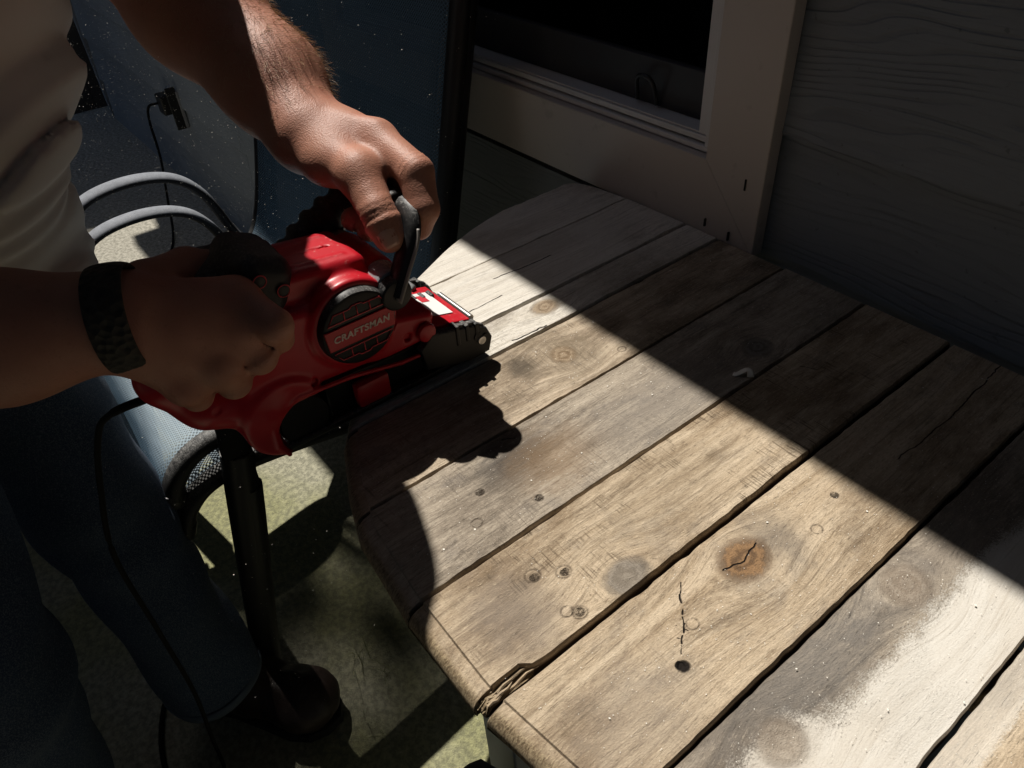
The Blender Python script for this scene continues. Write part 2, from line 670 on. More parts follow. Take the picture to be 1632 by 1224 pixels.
def weave(name, col, dark, holes=.72, sc=1 / .0052):
    n = NT(name)
    uv = n.tc.outputs['UV']
    x = n.sep(uv)
    a = n.math('SINE', n.math('MULTIPLY', x[0], sc * 2 * math.pi))
    b = n.math('SINE', n.math('MULTIPLY', x[1], sc * 2 * math.pi))
    h = n.math('ADD', n.math('MULTIPLY', a, .5), n.math('MULTIPLY', b, .5))
    hole = n.smooth(n.math('MULTIPLY', a, b), .05, .35)
    big = n.noise(n.obj(), 9, 4)
    c = n.mix(n.smooth(h, -.9, .3), dark, n.mix(big, tuple(v * .85 for v in col), tuple(v * 1.15 for v in col)))
    fl = n.smooth(n.noise(n.obj(), 330, 2), .70, .76)
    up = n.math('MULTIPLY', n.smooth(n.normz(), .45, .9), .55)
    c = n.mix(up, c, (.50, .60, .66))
    c = n.mix(n.math('MULTIPLY', fl, .5), c, (.6, .58, .52))
    n.set(Base_Color=c, Roughness=.7)
    n.bump(h, .3, .0005)
    tr = n.t.nodes.new('ShaderNodeBsdfTransparent')
    mx = n.t.nodes.new('ShaderNodeMixShader')
    n.put(mx.inputs[0], n.math('MULTIPLY', hole, holes))
    n.t.links.new(n.b.outputs[0], mx.inputs[1])
    n.t.links.new(tr.outputs[0], mx.inputs[2])
    n.t.links.new(mx.outputs[0], n.out.inputs[0])
    return n.m


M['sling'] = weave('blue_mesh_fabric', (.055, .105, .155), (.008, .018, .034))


def denim():
    n = NT('blue_denim')
    o = n.obj()
    x = n.sep(o)
    tw = n.math('SINE', n.math('MULTIPLY', n.math('ADD', n.math('ADD', x[0], x[1]), n.math('MULTIPLY', x[2], 1.6)), 3600))
    fade = n.noise(o, 6, 4)
    sp = n.noise(o, 700, 2, .7)
    c = n.mix(fade, (.016, .030, .062), (.045, .078, .140))
    c = n.mix(n.smooth(sp, .45, .65), c, n.mix(.5, c, (.25, .29, .34)))
    n.set(Base_Color=c, Roughness=.9)
    n.bump(n.math('ADD', n.math('MULTIPLY', tw, .4), sp), .5, .0008)
    return n.m


M['denim'] = denim()
M['denim_fold'] = simple('pale_denim_hem', (.10, .13, .17), .9, bump=.5)
n = NT('off_white_cotton')
n.set(Base_Color=n.mix(n.noise(n.obj(), 8, 4), (.62, .55, .50), (.74, .67, .61)), Roughness=.9)
n.bump(n.noise(n.obj(), 1500, 2), .3, .0005)
M['cotton'] = n.m
n = NT('brown_boot_leather')
n.set(Base_Color=n.mix(n.noise(n.obj(), 30, 5), (.016, .010, .008), (.045, .026, .019)), Roughness=.55)
n.bump(n.noise(n.obj(), 160, 4), .5, .0012)
M['leather'] = n.m
M['sole'] = simple('dark_boot_sole', (.018, .016, .015), .8)
M['hairmat'] = simple('brown_grey_hair', (.10, .07, .05), .6)
M['armhair'] = simple('sunlit_arm_hair', (.45, .30, .17), .5)
n = NT('tanned_skin')
o = n.obj()
mot = n.noise(o, 42, 4, .6)
fre = n.smooth(n.noise(o, 210, 3, .6), .60, .72)
red = n.noise(o, 14, 3)
c = n.mix(mot, (.33, .140, .092), (.47, .225, .150))
c = n.mix(n.math('MULTIPLY', n.smooth(red, .45, .7), .45), c, (.44, .15, .10))
c = n.mix(n.math('MULTIPLY', fre, .35), c, (.24, .10, .06))
pore = n.voro(n.scale(o, (1, 1, 1)), 900)
pore2 = n.noise(o, 330, 4, .65)
wr = n.noise(n.scale(o, (120, 420, 420)), 1.0, 3)
h = n.math('ADD', n.math('ADD', n.math('MULTIPLY', pore, .7), n.math('MULTIPLY', pore2, .8)), n.math('MULTIPLY', wr, .3))
n.set(Base_Color=c, Roughness=.52)
n.b.inputs['Subsurface Weight'].default_value = .12
n.b.inputs['Subsurface Radius'].default_value = (.006, .002, .001)
n.b.inputs['Specular IOR Level'].default_value = .42
n.bump(h, .5, .0006)
M['skin'] = n.m
M['nail'] = simple('finger_nail', (.52, .30, .23), .35, var=.08)
n = NT('braided_leather')
n.set(Base_Color=n.mix(n.voro(n.obj(), 190), (.008, .007, .006), (.035, .028, .02)), Roughness=.7)
n.bump(n.voro(n.obj(), 190), 1, .0025)
M['band'] = n.m
M['dust'] = simple('pale_wood_dust', (.80, .76, .68), .9, var=.1)
M['fence'] = simple('dark_stained_boards', (.030, .026, .024), .8, var=.3, sc=6, bump=.4, bsc=60)
M['roof'] = simple('dark_roof_shingle', (.045, .045, .048), .9, var=.3, sc=14)
M['porch'] = simple('grey_porch_boards', (.10, .105, .115), .8, var=.2, sc=8)
M['greyleg'] = simple('pale_grey_painted_leg', (.58, .64, .67), .5, var=.08, sc=30)
M['bin'] = simple('dark_grey_bin_plastic', (.07, .075, .085), .4, var=.08)
M['maroon'] = simple('maroon_disc', (.09, .012, .022), .5)
M['grassblade'] = simple('dry_grass_blade', (.30, .30, .14), .8)


# ---- weathered wood with its own marks for each board; coordinates are metres in the table's frame
TB = Vector((-.21, .37, 0))


def wood(name, seed, dark, mid, light, knots=(), marks=(), cracks=(), pale=(), stains=(), saw=.6, grey=.3):
    n = NT(name)
    o = n.obj()
    p = n.sep(o)
    X, Y = p[0], p[1]
    # grain bends round each knot
    xe = X
    for kx, ky, rx, ry, kind in knots:
        kx -= TB.x
        ky -= TB.y
        dx = n.math('SUBTRACT', X, kx)
        dy = n.math('SUBTRACT', Y, ky)
        e = n.math('ADD', n.math('POWER', n.math('DIVIDE', n.math('ABSOLUTE', dx), rx * 2.3), 2), n.math('POWER', n.math('DIVIDE', n.math('ABSOLUTE', dy), ry * 2.2), 2))
        wv = n.math('EXPONENT', n.math('MULTIPLY', e, -1.0))
        xe = n.math('SUBTRACT', xe, n.math('MULTIPLY', n.math('MULTIPLY', dx, wv), .92))
    meander = n.noise(n.scale(o, (7, 2.6, 5), (seed, 0, 0)), 1.0, 2)
    xe = n.math('ADD', xe, n.math('MULTIPLY', meander, .030))
    v = n.comb(n.math('ADD', xe, seed * .37), n.math('ADD', Y, seed * 1.7), p[2])
    wob = n.noise(n.scale(v, (30, 12, 20)), 1.0, 3)
    gr1 = n.noise(n.scale(v, (110, 3.0, 60)), 1.0, 6, .65, .3)
    gr2 = n.noise(n.scale(v, (430, 11, 200)), 1.0, 5, .7)
    pores = n.noise(n.scale(v, (1100, 95, 300)), 1.0, 4, .7, .5)
    big = n.noise(n.scale(v, (15, 5.5, 10)), 1.0, 5, .62)
    blot = n.noise(n.scale(v, (42, 26, 10)), 1.0, 6, .68)
    sawn = n.noise(n.scale(o, (38, 620, 40), (seed * 2.3, seed, 0)), 1.0, 4, .65, .35)
    sawm = n.smooth(n.noise(n.scale(v, (34, 24, 10)), 1.0, 4, .6), .47, .62)
    fz = n.noise(n.scale(v, (900, 150, 500)), 1.0, 5, .8)
    dots = n.noise(n.scale(o, (1050, 700, 900)), 1.0, 3, .75)
    spk = n.noise(n.scale(o, (900, 700, 900)), 1.0, 3, .75)
    c = n.mix(n.smooth(gr1, .28, .68), mid, light)
    c = n.mix(n.math('MULTIPLY', n.smooth(big, .47, .66), .85), c, dark)
    c = n.mix(n.math('MULTIPLY', n.smooth(blot, .50, .70), grey), c, (.165, .145, .130))
    smg = n.noise(n.scale(v, (60, 10, 10)), 1.0, 6, .72)
    c = n.mix(n.math('MULTIPLY', n.smooth(smg, .52, .68), .6), c, tuple(v_ * .75 for v_ in dark))
    c = n.mix(n.math('MULTIPLY', n.smooth(gr2, .52, .68), .5), c, tuple(v_ * .45 for v_ in dark))
    c = n.mix(n.math('MULTIPLY', n.smooth(fz, .50, .70), .6), c, tuple(v_ * .42 for v_ in dark))
    c = n.mix(n.math('MULTIPLY', n.smooth(fz, .46, .30), .5), c, tuple(min(.85, v_ * 1.4) for v_ in light))
    c = n.mix(n.math('MULTIPLY', n.smooth(pores, .62, .76), .45), c, tuple(v_ * .3 for v_ in dark))
    c = n.mix(n.math('MULTIPLY', n.smooth(dots, .56, .74), .35), c, tuple(v_ * .4 for v_ in dark))
    c = n.mix(n.math('MULTIPLY', n.smooth(dots, .40, .28), .45), c, tuple(min(.85, v_ * 1.5) for v_ in light))
    sm = n.math('MULTIPLY', n.math('MULTIPLY', n.smooth(sawn, .51, .66), sawm), saw)
    c = n.mix(n.math('MULTIPLY', sm, .8), c, tuple(v_ * .5 for v_ in dark))
    hgt = n.math('ADD', n.math('MULTIPLY', gr2, .6), n.math('MULTIPLY', gr1, .35))
    hgt = n.math('SUBTRACT', hgt, n.math('MULTIPLY', sm, .4))
    hgt = n.math('ADD', hgt, n.math('MULTIPLY', fz, -.5))
    hgt = n.math('SUBTRACT', hgt, n.math('MULTIPLY', n.smooth(pores, .60, .75), .5))
    hgt = n.math('ADD', hgt, n.math('MULTIPLY', spk, .9))
    w2 = n.math('MULTIPLY', n.math('SUBTRACT', n.noise(n.scale(o, (90, 70, 50)), 1.0, 4), .5), 1.3)
    w3 = n.math('MULTIPLY', n.math('SUBTRACT', n.noise(n.scale(o, (420, 340, 50), (seed, 0, 0)), 1.0, 4, .7), .5), 2.4)
    for cx, cy, rx, ry, col, st in stains:
        f, d = n.spot((X, Y), cx - TB.x, cy - TB.y, rx, ry, .8, n.math('ADD', w2, n.math('MULTIPLY', n.math('SUBTRACT', gr1, .5), 1.6)))
        c = n.mix(n.math('MULTIPLY', f, n.math('MULTIPLY', n.math('ADD', n.math('MULTIPLY', fz, .8), .55), st), clamp=True), c, col)
    for cx, cy, rx, ry, st in pale:                       # places sanded down to pale new wood
        f, d = n.spot((X, Y), cx - TB.x, cy - TB.y, rx, ry, .15, n.math('ADD', n.math('MULTIPLY', w2, .35), n.math('MULTIPLY', n.math('SUBTRACT', dots, .5), .7)))
        pc = n.mix(n.smooth(gr1, .2, .75), (.56, .515, .45), (.68, .645, .585))
        pc = n.mix(n.math('MULTIPLY', n.smooth(gr2, .52, .70), .45), pc, (.36, .31, .25))
        pc = n.mix(n.math('MULTIPLY', n.smooth(dots, .52, .72), .35), pc, (.42, .37, .30))
        pc = n.mix(n.math('MULTIPLY', n.smooth(big, .48, .66), .35), pc, (.52, .455, .37))
        c = n.mix(n.math('MULTIPLY', f, st), c, pc)
        hgt = n.mix(n.math('MULTIPLY', f, .6), hgt, n.math('MULTIPLY', hgt, .3))
    for kx, ky, rx, ry, kind in knots:
        f, d = n.spot((X, Y), kx - TB.x, ky - TB.y, rx, ry, .30, n.math('ADD', n.math('MULTIPLY', w2, .40), n.math('MULTIPLY', w3, .10)))
        rings = n.math('SINE', n.math('ADD', n.math('MULTIPLY', d, 11), n.math('ADD', n.math('MULTIPLY', w2, 5), n.math('MULTIPLY', w3, 1.3))))
        kc = {'brown': ((.085, .042, .018), (.36, .205, .095)), 'tan': ((.19, .125, .07), (.42, .32, .215)),
              'grey': ((.085, .078, .072), (.26, .235, .205)), 'pale': ((.24, .185, .135), (.50, .43, .35))}[kind]
        lum = n.math('ADD', n.math('MULTIPLY', n.math('ADD', rings, 1.0), .07 if kind == 'pale' else .15), n.math('ADD', n.math('MULTIPLY', dots, .75), n.math('MULTIPLY', fz, .45)))
        c = n.mix(n.math('MULTIPLY', f, .75 if kind in ('grey', 'pale') else .9), c, n.mix(n.smooth(lum, .45, 1.15), kc[0], kc[1]))
        halo, _ = n.spot((X, Y), kx - TB.x, ky - TB.y, rx * 1.18, ry * 1.18, .12, n.math('ADD', n.math('MULTIPLY', w2, .40), n.math('MULTIPLY', w3, .10)))
        ring = n.math('MULTIPLY', n.math('MULTIPLY', halo, n.math('SUBTRACT', 1.0, f)), n.smooth(w2, -.15, .25))
        c = n.mix(n.math('MULTIPLY', ring, .75), c, tuple(v_ * .6 for v_ in kc[0]))
        hgt = n.math('ADD', hgt, n.math('MULTIPLY', f, n.math('ADD', n.math('MULTIPLY', rings, .12), n.math('MULTIPLY', dots, .8))))
    for cx, cy, r_, kind in marks:                        # nail and screw holes
        f, d = n.spot((X, Y), cx - TB.x, cy - TB.y, r_, r_ * 1.1, .22, n.math('MULTIPLY', w3, .28 if kind != 'ring' else .10))
        if kind == 'ring':
            f2, _ = n.spot((X, Y), cx - TB.x, cy - TB.y, r_ * .80, r_ * .90, .16, n.math('MULTIPLY', w3, .10))
            f = n.math('MULTIPLY', n.math('MULTIPLY', f, n.math('SUBTRACT', 1.0, f2)), n.smooth(n.math('ADD', w2, w3), -.5, .3))
            c = n.mix(n.math('MULTIPLY', f, .8), c, (.045, .028, .018))
            hgt = n.math('SUBTRACT', hgt, n.math('MULTIPLY', f, 1.0))
        elif kind == 'hole':
            c = n.mix(f, c, (.012, .008, .006))
            hgt = n.math('SUBTRACT', hgt, n.math('MULTIPLY', f, 3.0))
        else:
            f = n.math('MULTIPLY', f, n.smooth(w3, -.35, .35))
            c = n.mix(f, c, (.035, .022, .014))
            hgt = n.math('SUBTRACT', hgt, n.math('MULTIPLY', f, 2.2))
    wb = n.math('MULTIPLY', n.math('SUBTRACT', n.noise(n.scale(o, (60, 70, 50)), 1.0, 2), .5), .006)
    for ax, ay, bx_, by_, wd in cracks:
        f = n.seg((X, Y), ax - TB.x, ay - TB.y, bx_ - TB.x, by_ - TB.y, wd, wb)
        c = n.mix(f, c, (.016, .010, .007))
        hgt = n.math('SUBTRACT', hgt, n.math('MULTIPLY', f, 3.0))
    # raw rougher end grain on the rounded rim
    gnx = n.t.nodes.new('ShaderNodeNewGeometry')
    nx = n.math('ABSOLUTE', n.sep(gnx.outputs['True Normal'])[0])
    side_f = n.smooth(nx, .55, .9)
    rim = n.math('MULTIPLY', n.math('SUBTRACT', 1.0, n.smooth(p[2], .7448, .7482)), n.math('SUBTRACT', 1.0, side_f))
    c = n.mix(n.math('MULTIPLY', side_f, n.math('SUBTRACT', 1.0, n.smooth(p[2], .7440, .7490))), c, (.055, .034, .020))
    rimn = n.noise(n.scale(o, (800, 240, 240)), 1.0, 5, .75)
    rc = n.mix(n.smooth(rimn, .36, .64), (.17, .115, .06), (.56, .43, .26))
    c = n.mix(n.math('MULTIPLY', rim, .8), c, rc)
    hgt = n.mix(rim, hgt, n.math('MULTIPLY', rimn, 3.2))
    n.set(Base_Color=c, Roughness=.84)
    n.b.inputs['Specular IOR Level'].default_value = .25
    n.bump(hgt, .9, .0011)
    return n.m


# ================================================================== SETTING
g = MB()
g.sheet([[(x, y, 0) for y in (-30, -6, -1, 0, 1, 6, 30)] for x in (-30, -8, -3, -1, 0, 2, 8, 30)])
tag(g.build('ground', M['concrete']), kind='structure')

WY = .639
house = tag(bpy.data.objects.new('house_wall', None), 'blue grey lap sided house wall behind the wooden table', 'house wall')
COL.objects.link(house)
house.location = (-.4, WY + .06, 0)
WX0, WX1, WZ0, WZ1 = -1.30, -.480, .832, 1.86       # window opening
laps = [0.0, .176, .351, .526, .701, .876, 1.051, 1.226, 1.401, 1.576, 1.751, 1.926, 2.10]
XL, XR = -3.85, 2.6
kk = 0
for i in range(len(laps) - 1):
    z0, z1 = laps[i], laps[i + 1]
    spans = [(XL, -2.12), (-2.118, .50 if i % 2 else .92), (.502 if i % 2 else .922, XR)]
    out = []
    for a, b in spans:
        if z1 > WZ0 + .01 and z0 < WZ1 - .01 and a < WX1 and b > WX0:
            out += [(a, WX0 - .01)] if a < WX0 - .02 else []
            out += [(WX1 + .01, b)] if b > WX1 + .02 else []
        else:
            out.append((a, b))
    for a, b in out:
        q = MB()
        zt, zb = z1 + .018, z0
        q.prism([(WY - .003, zb), (WY - .003, zb + .003), (WY + .0095, zt), (WY + .018, zt), (WY + .018, zb)], 'x', a, b)
        ob = q.build('siding_plank', M['siding%d' % (kk % 3)], house)
        kk += 1
q = MB().box((XL + .002, WY + .02, 0), (WX0 - .012, WY + .10, 2.1)).box((WX1 + .012, WY + .02, 0), (XR, WY + .10, 2.1))
q.box((WX0 - .011, WY + .02, 0), (WX1 + .011, WY + .10, WZ0 - .012)).box((WX0 - .011, WY + .02, WZ1 + .012), (WX1 + .011, WY + .10, 2.1))
q.build('wall_sheathing', M['black'], house)
q = MB().box((XL - .03, WY - .008, 0.0), (XL - .001, WY + .10, 2.1)).build('corner_board', M['siding0'], house)
# eave along the wall
q = MB().prism([(WY - .088, 2.105), (WY - .088, 2.22), (WY + 2.6, 3.2), (WY + 2.6, 3.08), (WY + .11, 2.105)], 'x', XL - .06, XR)
er = tag(q.build('house_roof', M['roof'], origin=(-.6, WY, 2.105)), 'low dark eave of the house roof along the sided wall', 'roof')
# guessed dark shed, added to cast the shadow on the far ground
shed = empty('added_shed', (-4.6, 1.0, 0), 'dark board shed added beyond the sided wall to cast the far ground shadow', 'shed')
x = -5.6
while x < -4.06:
    MB().box((x, .47, 0), (min(x + .118, -4.05), .488, 2.13)).build('wall_board', M['fence'], shed)
    x += .12
y = .49
while y < 2.2:
    MB().box((-4.068, y, 0), (-4.05, y + .118, 2.13)).build('wall_board', M['fence'], shed)
    y += .12
MB().box((-5.6, .49, 2.02), (-4.07, 2.2, 2.125)).build('roof', M['roof'], shed)

# unseen porch roof, added over the camera side to block sky light
porch = empty('added_porch_roof', (1.4, -1.5, 0), 'grey board porch roof on posts, added out of view to block sky light', 'porch roof')
MB().box((-.90, -4.2, 2.42), (4.0, .50, 2.50)).build('roof_deck', M['porch'], porch)
for px, py in ((3.8, -4.0), (3.8, .3), (1.2, -4.0)):
    MB().box((px - .05, py - .05, 0), (px + .05, py + .05, 2.42), .006).build('post', M['porch'], porch)
added_fence = empty('added_back_fence', (1.2, -4.4, 0), 'dark board fence added behind the camera to cut fill light', 'fence')  # unseen fence, added to darken the shade from behind the camera
x = -2.6
while x < 4.2:
    MB().box((x, -4.42, 0), (x + .138, -4.4, 1.9)).build('fence_board', M['fence'], added_fence)
    x += .145
# unseen house, board screen and parasol, all added to shade the patio
nb = empty('added_house', (-9, -1, 0), 'tall lap sided house added out of view to block sky and shade the far ground', 'house')
for i in range(25):
    MB().prism([(-7.95, i * .31), (-7.95, i * .31 + .002), (-7.965, i * .31 + .33), (-7.99, i * .31 + .33), (-7.99, i * .31)], 'y', -9.0, 7.0).build('siding_plank', M['fence'], nb)
MB().box((-12, -8.98, 0), (-7.992, 6.98, 7.7)).build('wall', M['fence'], nb)
MB().prism([(-7.6, 7.85), (-7.6, 7.72), (-12.4, 7.72), (-12.4, 7.85), (-10, 9.2)], 'y', -9.3, 7.3).build('roof', M['roof'], nb)
ps = empty('added_shade_screen', (-1.9, -1.2, 0), 'dark board screen added behind the man to shade the ground', 'screen')  # added to keep sun off the ground round the man's legs
y = -2.6
while y < .0:
    MB().box((-1.92, y, .02), (-1.90, y + .1429, 2.3)).build('screen_board', M['fence'], ps)
    y += .143
um = empty('added_parasol', (-1.25, -2.3, 0), 'large dark parasol added behind the man to block sky light', 'parasol')  # added overhead cover that holds back sky fill
cn = [[(-1.25 + r_ * math.cos(a), -2.3 + r_ * math.sin(a), 2.72 - .30 * r_ / 1.75) for r_ in (.02, .6, 1.2, 1.75)] for a in np.linspace(0, 2 * math.pi, 33)]
MB().sheet(cn).build('canopy', M['porch'], um)
MB().cyl((-1.25, -2.3, 0), (-1.25, -2.3, 2.7), .024, seg=16).build('pole', M['cap'], um)
MB().cyl((-1.25, -2.3, 0), (-1.25, -2.3, .08), .26, .22, seg=32).build('base', M['roof'], um)
y = -4.35
side = empty('added_side_fence', (4.2, -2, 0), 'tall dark board fence added out of view on the right to cut fill light', 'fence')  # unseen fence, added to close off light from the right
while y < .6:
    MB().box((4.2, y, 0), (4.22, y + .138, 2.4)).build('fence_board', M['fence'], side)
    y += .145

# ------------------------------------------------------------------ window
win = empty('house_window', (-.9, WY, WZ0), 'white framed window with cream trim boards just above the table', 'window')
ty0, ty1 = WY - .018, WY - .001
tw = .076
A = [(WX0 - tw, WZ0 - .088), (WX1 + tw, WZ0 - .088), (WX1, WZ0), (WX0, WZ0)]
MB().prism(A, 'y', ty0, ty1, .0015).build('trim_board', M['trim'], win)
A = [(WX1 + tw, WZ0 - .0875), (WX1 + tw, WZ1 + .1), (WX1 + .0006, WZ1), (WX1 + .0006, WZ0 + .0006)]
MB().prism(A, 'y', ty0 - .0012, ty1, .0015).build('trim_board', M['trim'], win)
A = [(WX0 - tw, WZ0 - .0875), (WX0 - .0006, WZ0 + .0006), (WX0 - .0006, WZ1), (WX0 - tw, WZ1 + .1)]
MB().prism(A, 'y', ty0 - .0006, ty1, .0015).build('trim_board', M['trim'], win)
A = [(WX0 - tw, WZ1 + .101), (WX0, WZ1 + .001), (WX1, WZ1 + .001), (WX1 + tw, WZ1 + .101)]
MB().prism(A, 'y', ty0, ty1, .0015).build('trim_board', M['trim'], win)
fy0 = WY - .008
fr_ = MB()
fr_.box((WX0 + .001, fy0, WZ0 + .001), (WX1 - .001, WY + .05, WZ0 + .007), .0008)
fr_.box((WX0 + .001, fy0 + .004, WZ0 + .0095), (WX1 - .001, WY + .05, WZ0 + .016), .0008)
fr_.box((WX1 - .011, fy0 - .001, WZ0 + .0075), (WX1 - .001, WY + .05, WZ1 - .001), .0008)
fr_.box((WX0 + .001, fy0, WZ0 + .0075), (WX0 + .012, WY + .05, WZ1 - .001), .0008)
fr_.box((WX0 + .0125, fy0, WZ1 - .02), (WX1 - .0125, WY + .05, WZ1 - .002), .0008)
fr_.build('window_frame', M['white_frame'], win)
f2 = MB()
f2.box((WX0 + .013, fy0 + .007, WZ0 + .0163), (WX1 - .0265, WY + .04, WZ0 + .0182), .0004)
f2.box((WX1 - .0262, fy0 + .006, WZ0 + .0165), (WX1 - .0125, WY + .04, WZ1 - .022), .001)
f2.box((WX0 + .013, fy0 + .007, WZ0 + .0185), (WX0 + .026, WY + .04, WZ1 - .022), .001)
f2.build('screen_frame', M['white_frame'], win)
MB().box((WX0 + .027, WY + .022, WZ0 + .0187), (WX1 - .027, WY + .046, WZ0 + .070), .001).build('sash_rail', M['dark_sash'], win)
MB().box((WX0 + .027, WY + .030, WZ0 + .071), (WX1 - .027, WY + .033, WZ1 - .022)).build('pane', M['glass'], win)
la = MB().tube(curve_pts([(-.617, WY + .018, WZ0 + .022), (-.612, WY + .010, WZ0 + .048), (-.600, WY + .008, WZ0 + .054), (-.588, WY + .010, WZ0 + .048), (-.586, WY + .018, WZ0 + .022)], 5), .0026, 8)
la.build('latch', M['cap'], win, True)
for (nx, nz, hgt) in ((-.425, .815, .012), (-.470, .757, .009), (-.437, .752, .010)):
    MB().box((nx - .0008, ty0 - .0025, nz), (nx + .0008, ty0 + .002, nz + hgt)).build('nail_slot', M['black'], win)
rm = MB()
rm.sheet([[(WX0 - .3, WY + .12, .2), (WX0 - .3, WY + 2.5, .2)], [(WX1 + .4, WY + .12, .2), (WX1 + .4, WY + 2.5, .2)]])
rm.sheet([[(WX0 - .3, WY + 2.5, .2), (WX0 - .3, WY + 2.5, 2.08)], [(WX1 + .4, WY + 2.5, .2), (WX1 + .4, WY + 2.5, 2.08)]])
rm.sheet([[(WX0 - .3, WY + .12, .2), (WX0 - .3, WY + .12, 2.08)], [(WX0 - .3, WY + 2.5, .2), (WX0 - .3, WY + 2.5, 2.08)]])
rm.sheet([[(WX1 + .4, WY + .12, .2), (WX1 + .4, WY + .12, 2.08)], [(WX1 + .4, WY + 2.5, .2), (WX1 + .4, WY + 2.5, 2.08)]])
rm.sheet([[(WX0 - .3, WY + .12, 2.08), (WX0 - .3, WY + 2.5, 2.08)], [(WX1 + .4, WY + .12, 2.08), (WX1 + .4, WY + 2.5, 2.08)]])
tag(rm.build('room_wall', M['room']), kind='structure')

# ------------------------------------------------------------------ outlet and its cord
ou = empty('wall_outlet', (-2.66, WY, .33), 'weatherproof outlet on the grey siding with a black plug in it', 'outlet')
MB().box((-2.70, WY - .008, .285), (-2.615, WY + .004, .405), .003).build('cover_plate', M['outlet'], ou)
MB().box((-2.622, WY - .036, .285), (-2.616, WY - .004, .420), .002).build('hinged_cover', M['cap'], ou)
MB().box((-2.735, WY - .046, .318), (-2.680, WY - .009, .382), .005).build('plug', M['cap'], ou)
cp = curve_pts([(-2.725, WY - .044, .352), (-2.735, WY - .075, .345), (-2.73, WY - .09, .30), (-2.66, WY - .112, .2), (-2.60, WY - .15, .08), (-2.50, WY - .19, .012), (-2.36, WY - .25, .006), (-2.20, .30, .006), (-2.0, .22, .006), (-1.95, .33, .006), (-2.10, .44, .006), (-2.24, .50, .006), (-2.1, .56, .006), (-1.7, .40, .006), (-1.3, .06, .006), (-.95, -.06, .006), (-.86, -.13, .006), (-.76, -.16, .006), (-.66, -.145, .006)], 8)
tag(MB().tube(cp, .0042, 8).build('extension_cord', M['cord'], None, True), 'black extension cord hanging from the outlet down onto the concrete', 'cord')

# ================================================================== TABLE
table = empty('patio_table', (TB.x, TB.y, 0), 'round ended table of weathered planks against the house wall, half in sun', 'table')
lo_x = np.array([-.672, -.660, -.640, -.600, -.540, -.441, -.390, -.346, -.275, -.198, -.128, -.06, 0.0, .06, .12, .18, .215, .24])
lo_y = np.array([.500, .440, .385, .305, .231, .157, .134, .119, .1115, .110, .1195, .142, .180, .24, .33, .42, .48, .54])
hi_x = np.array([-.672, -.665, -.655, -.63, -.59, -.50, -.3, .0, .2, .225, .24])
hi_y = np.array([.588, .598, .605, .611, .615, .618, .619, .619, .605, .58, .56])


def LO(x):
    return np.interp(x, lo_x, lo_y)


def HI(x):
    return np.interp(x, hi_x, hi_y)


def smooth_noise(n_, amp, sc, seed):
    r = np.random.RandomState(seed)
    base = r.randn(max(4, int(n_ / sc)) + 4)
    return amp * np.interp(np.linspace(0, len(base) - 1.001, n_), np.arange(len(base)), base)


ZT = .75
edge_lo = [(.0138, -.0190), (.0148, -.0150), (.0140, -.0098), (.0115, -.0060), (.0072, -.0035), (.0026, -.0023), (.0008, -.0020)]


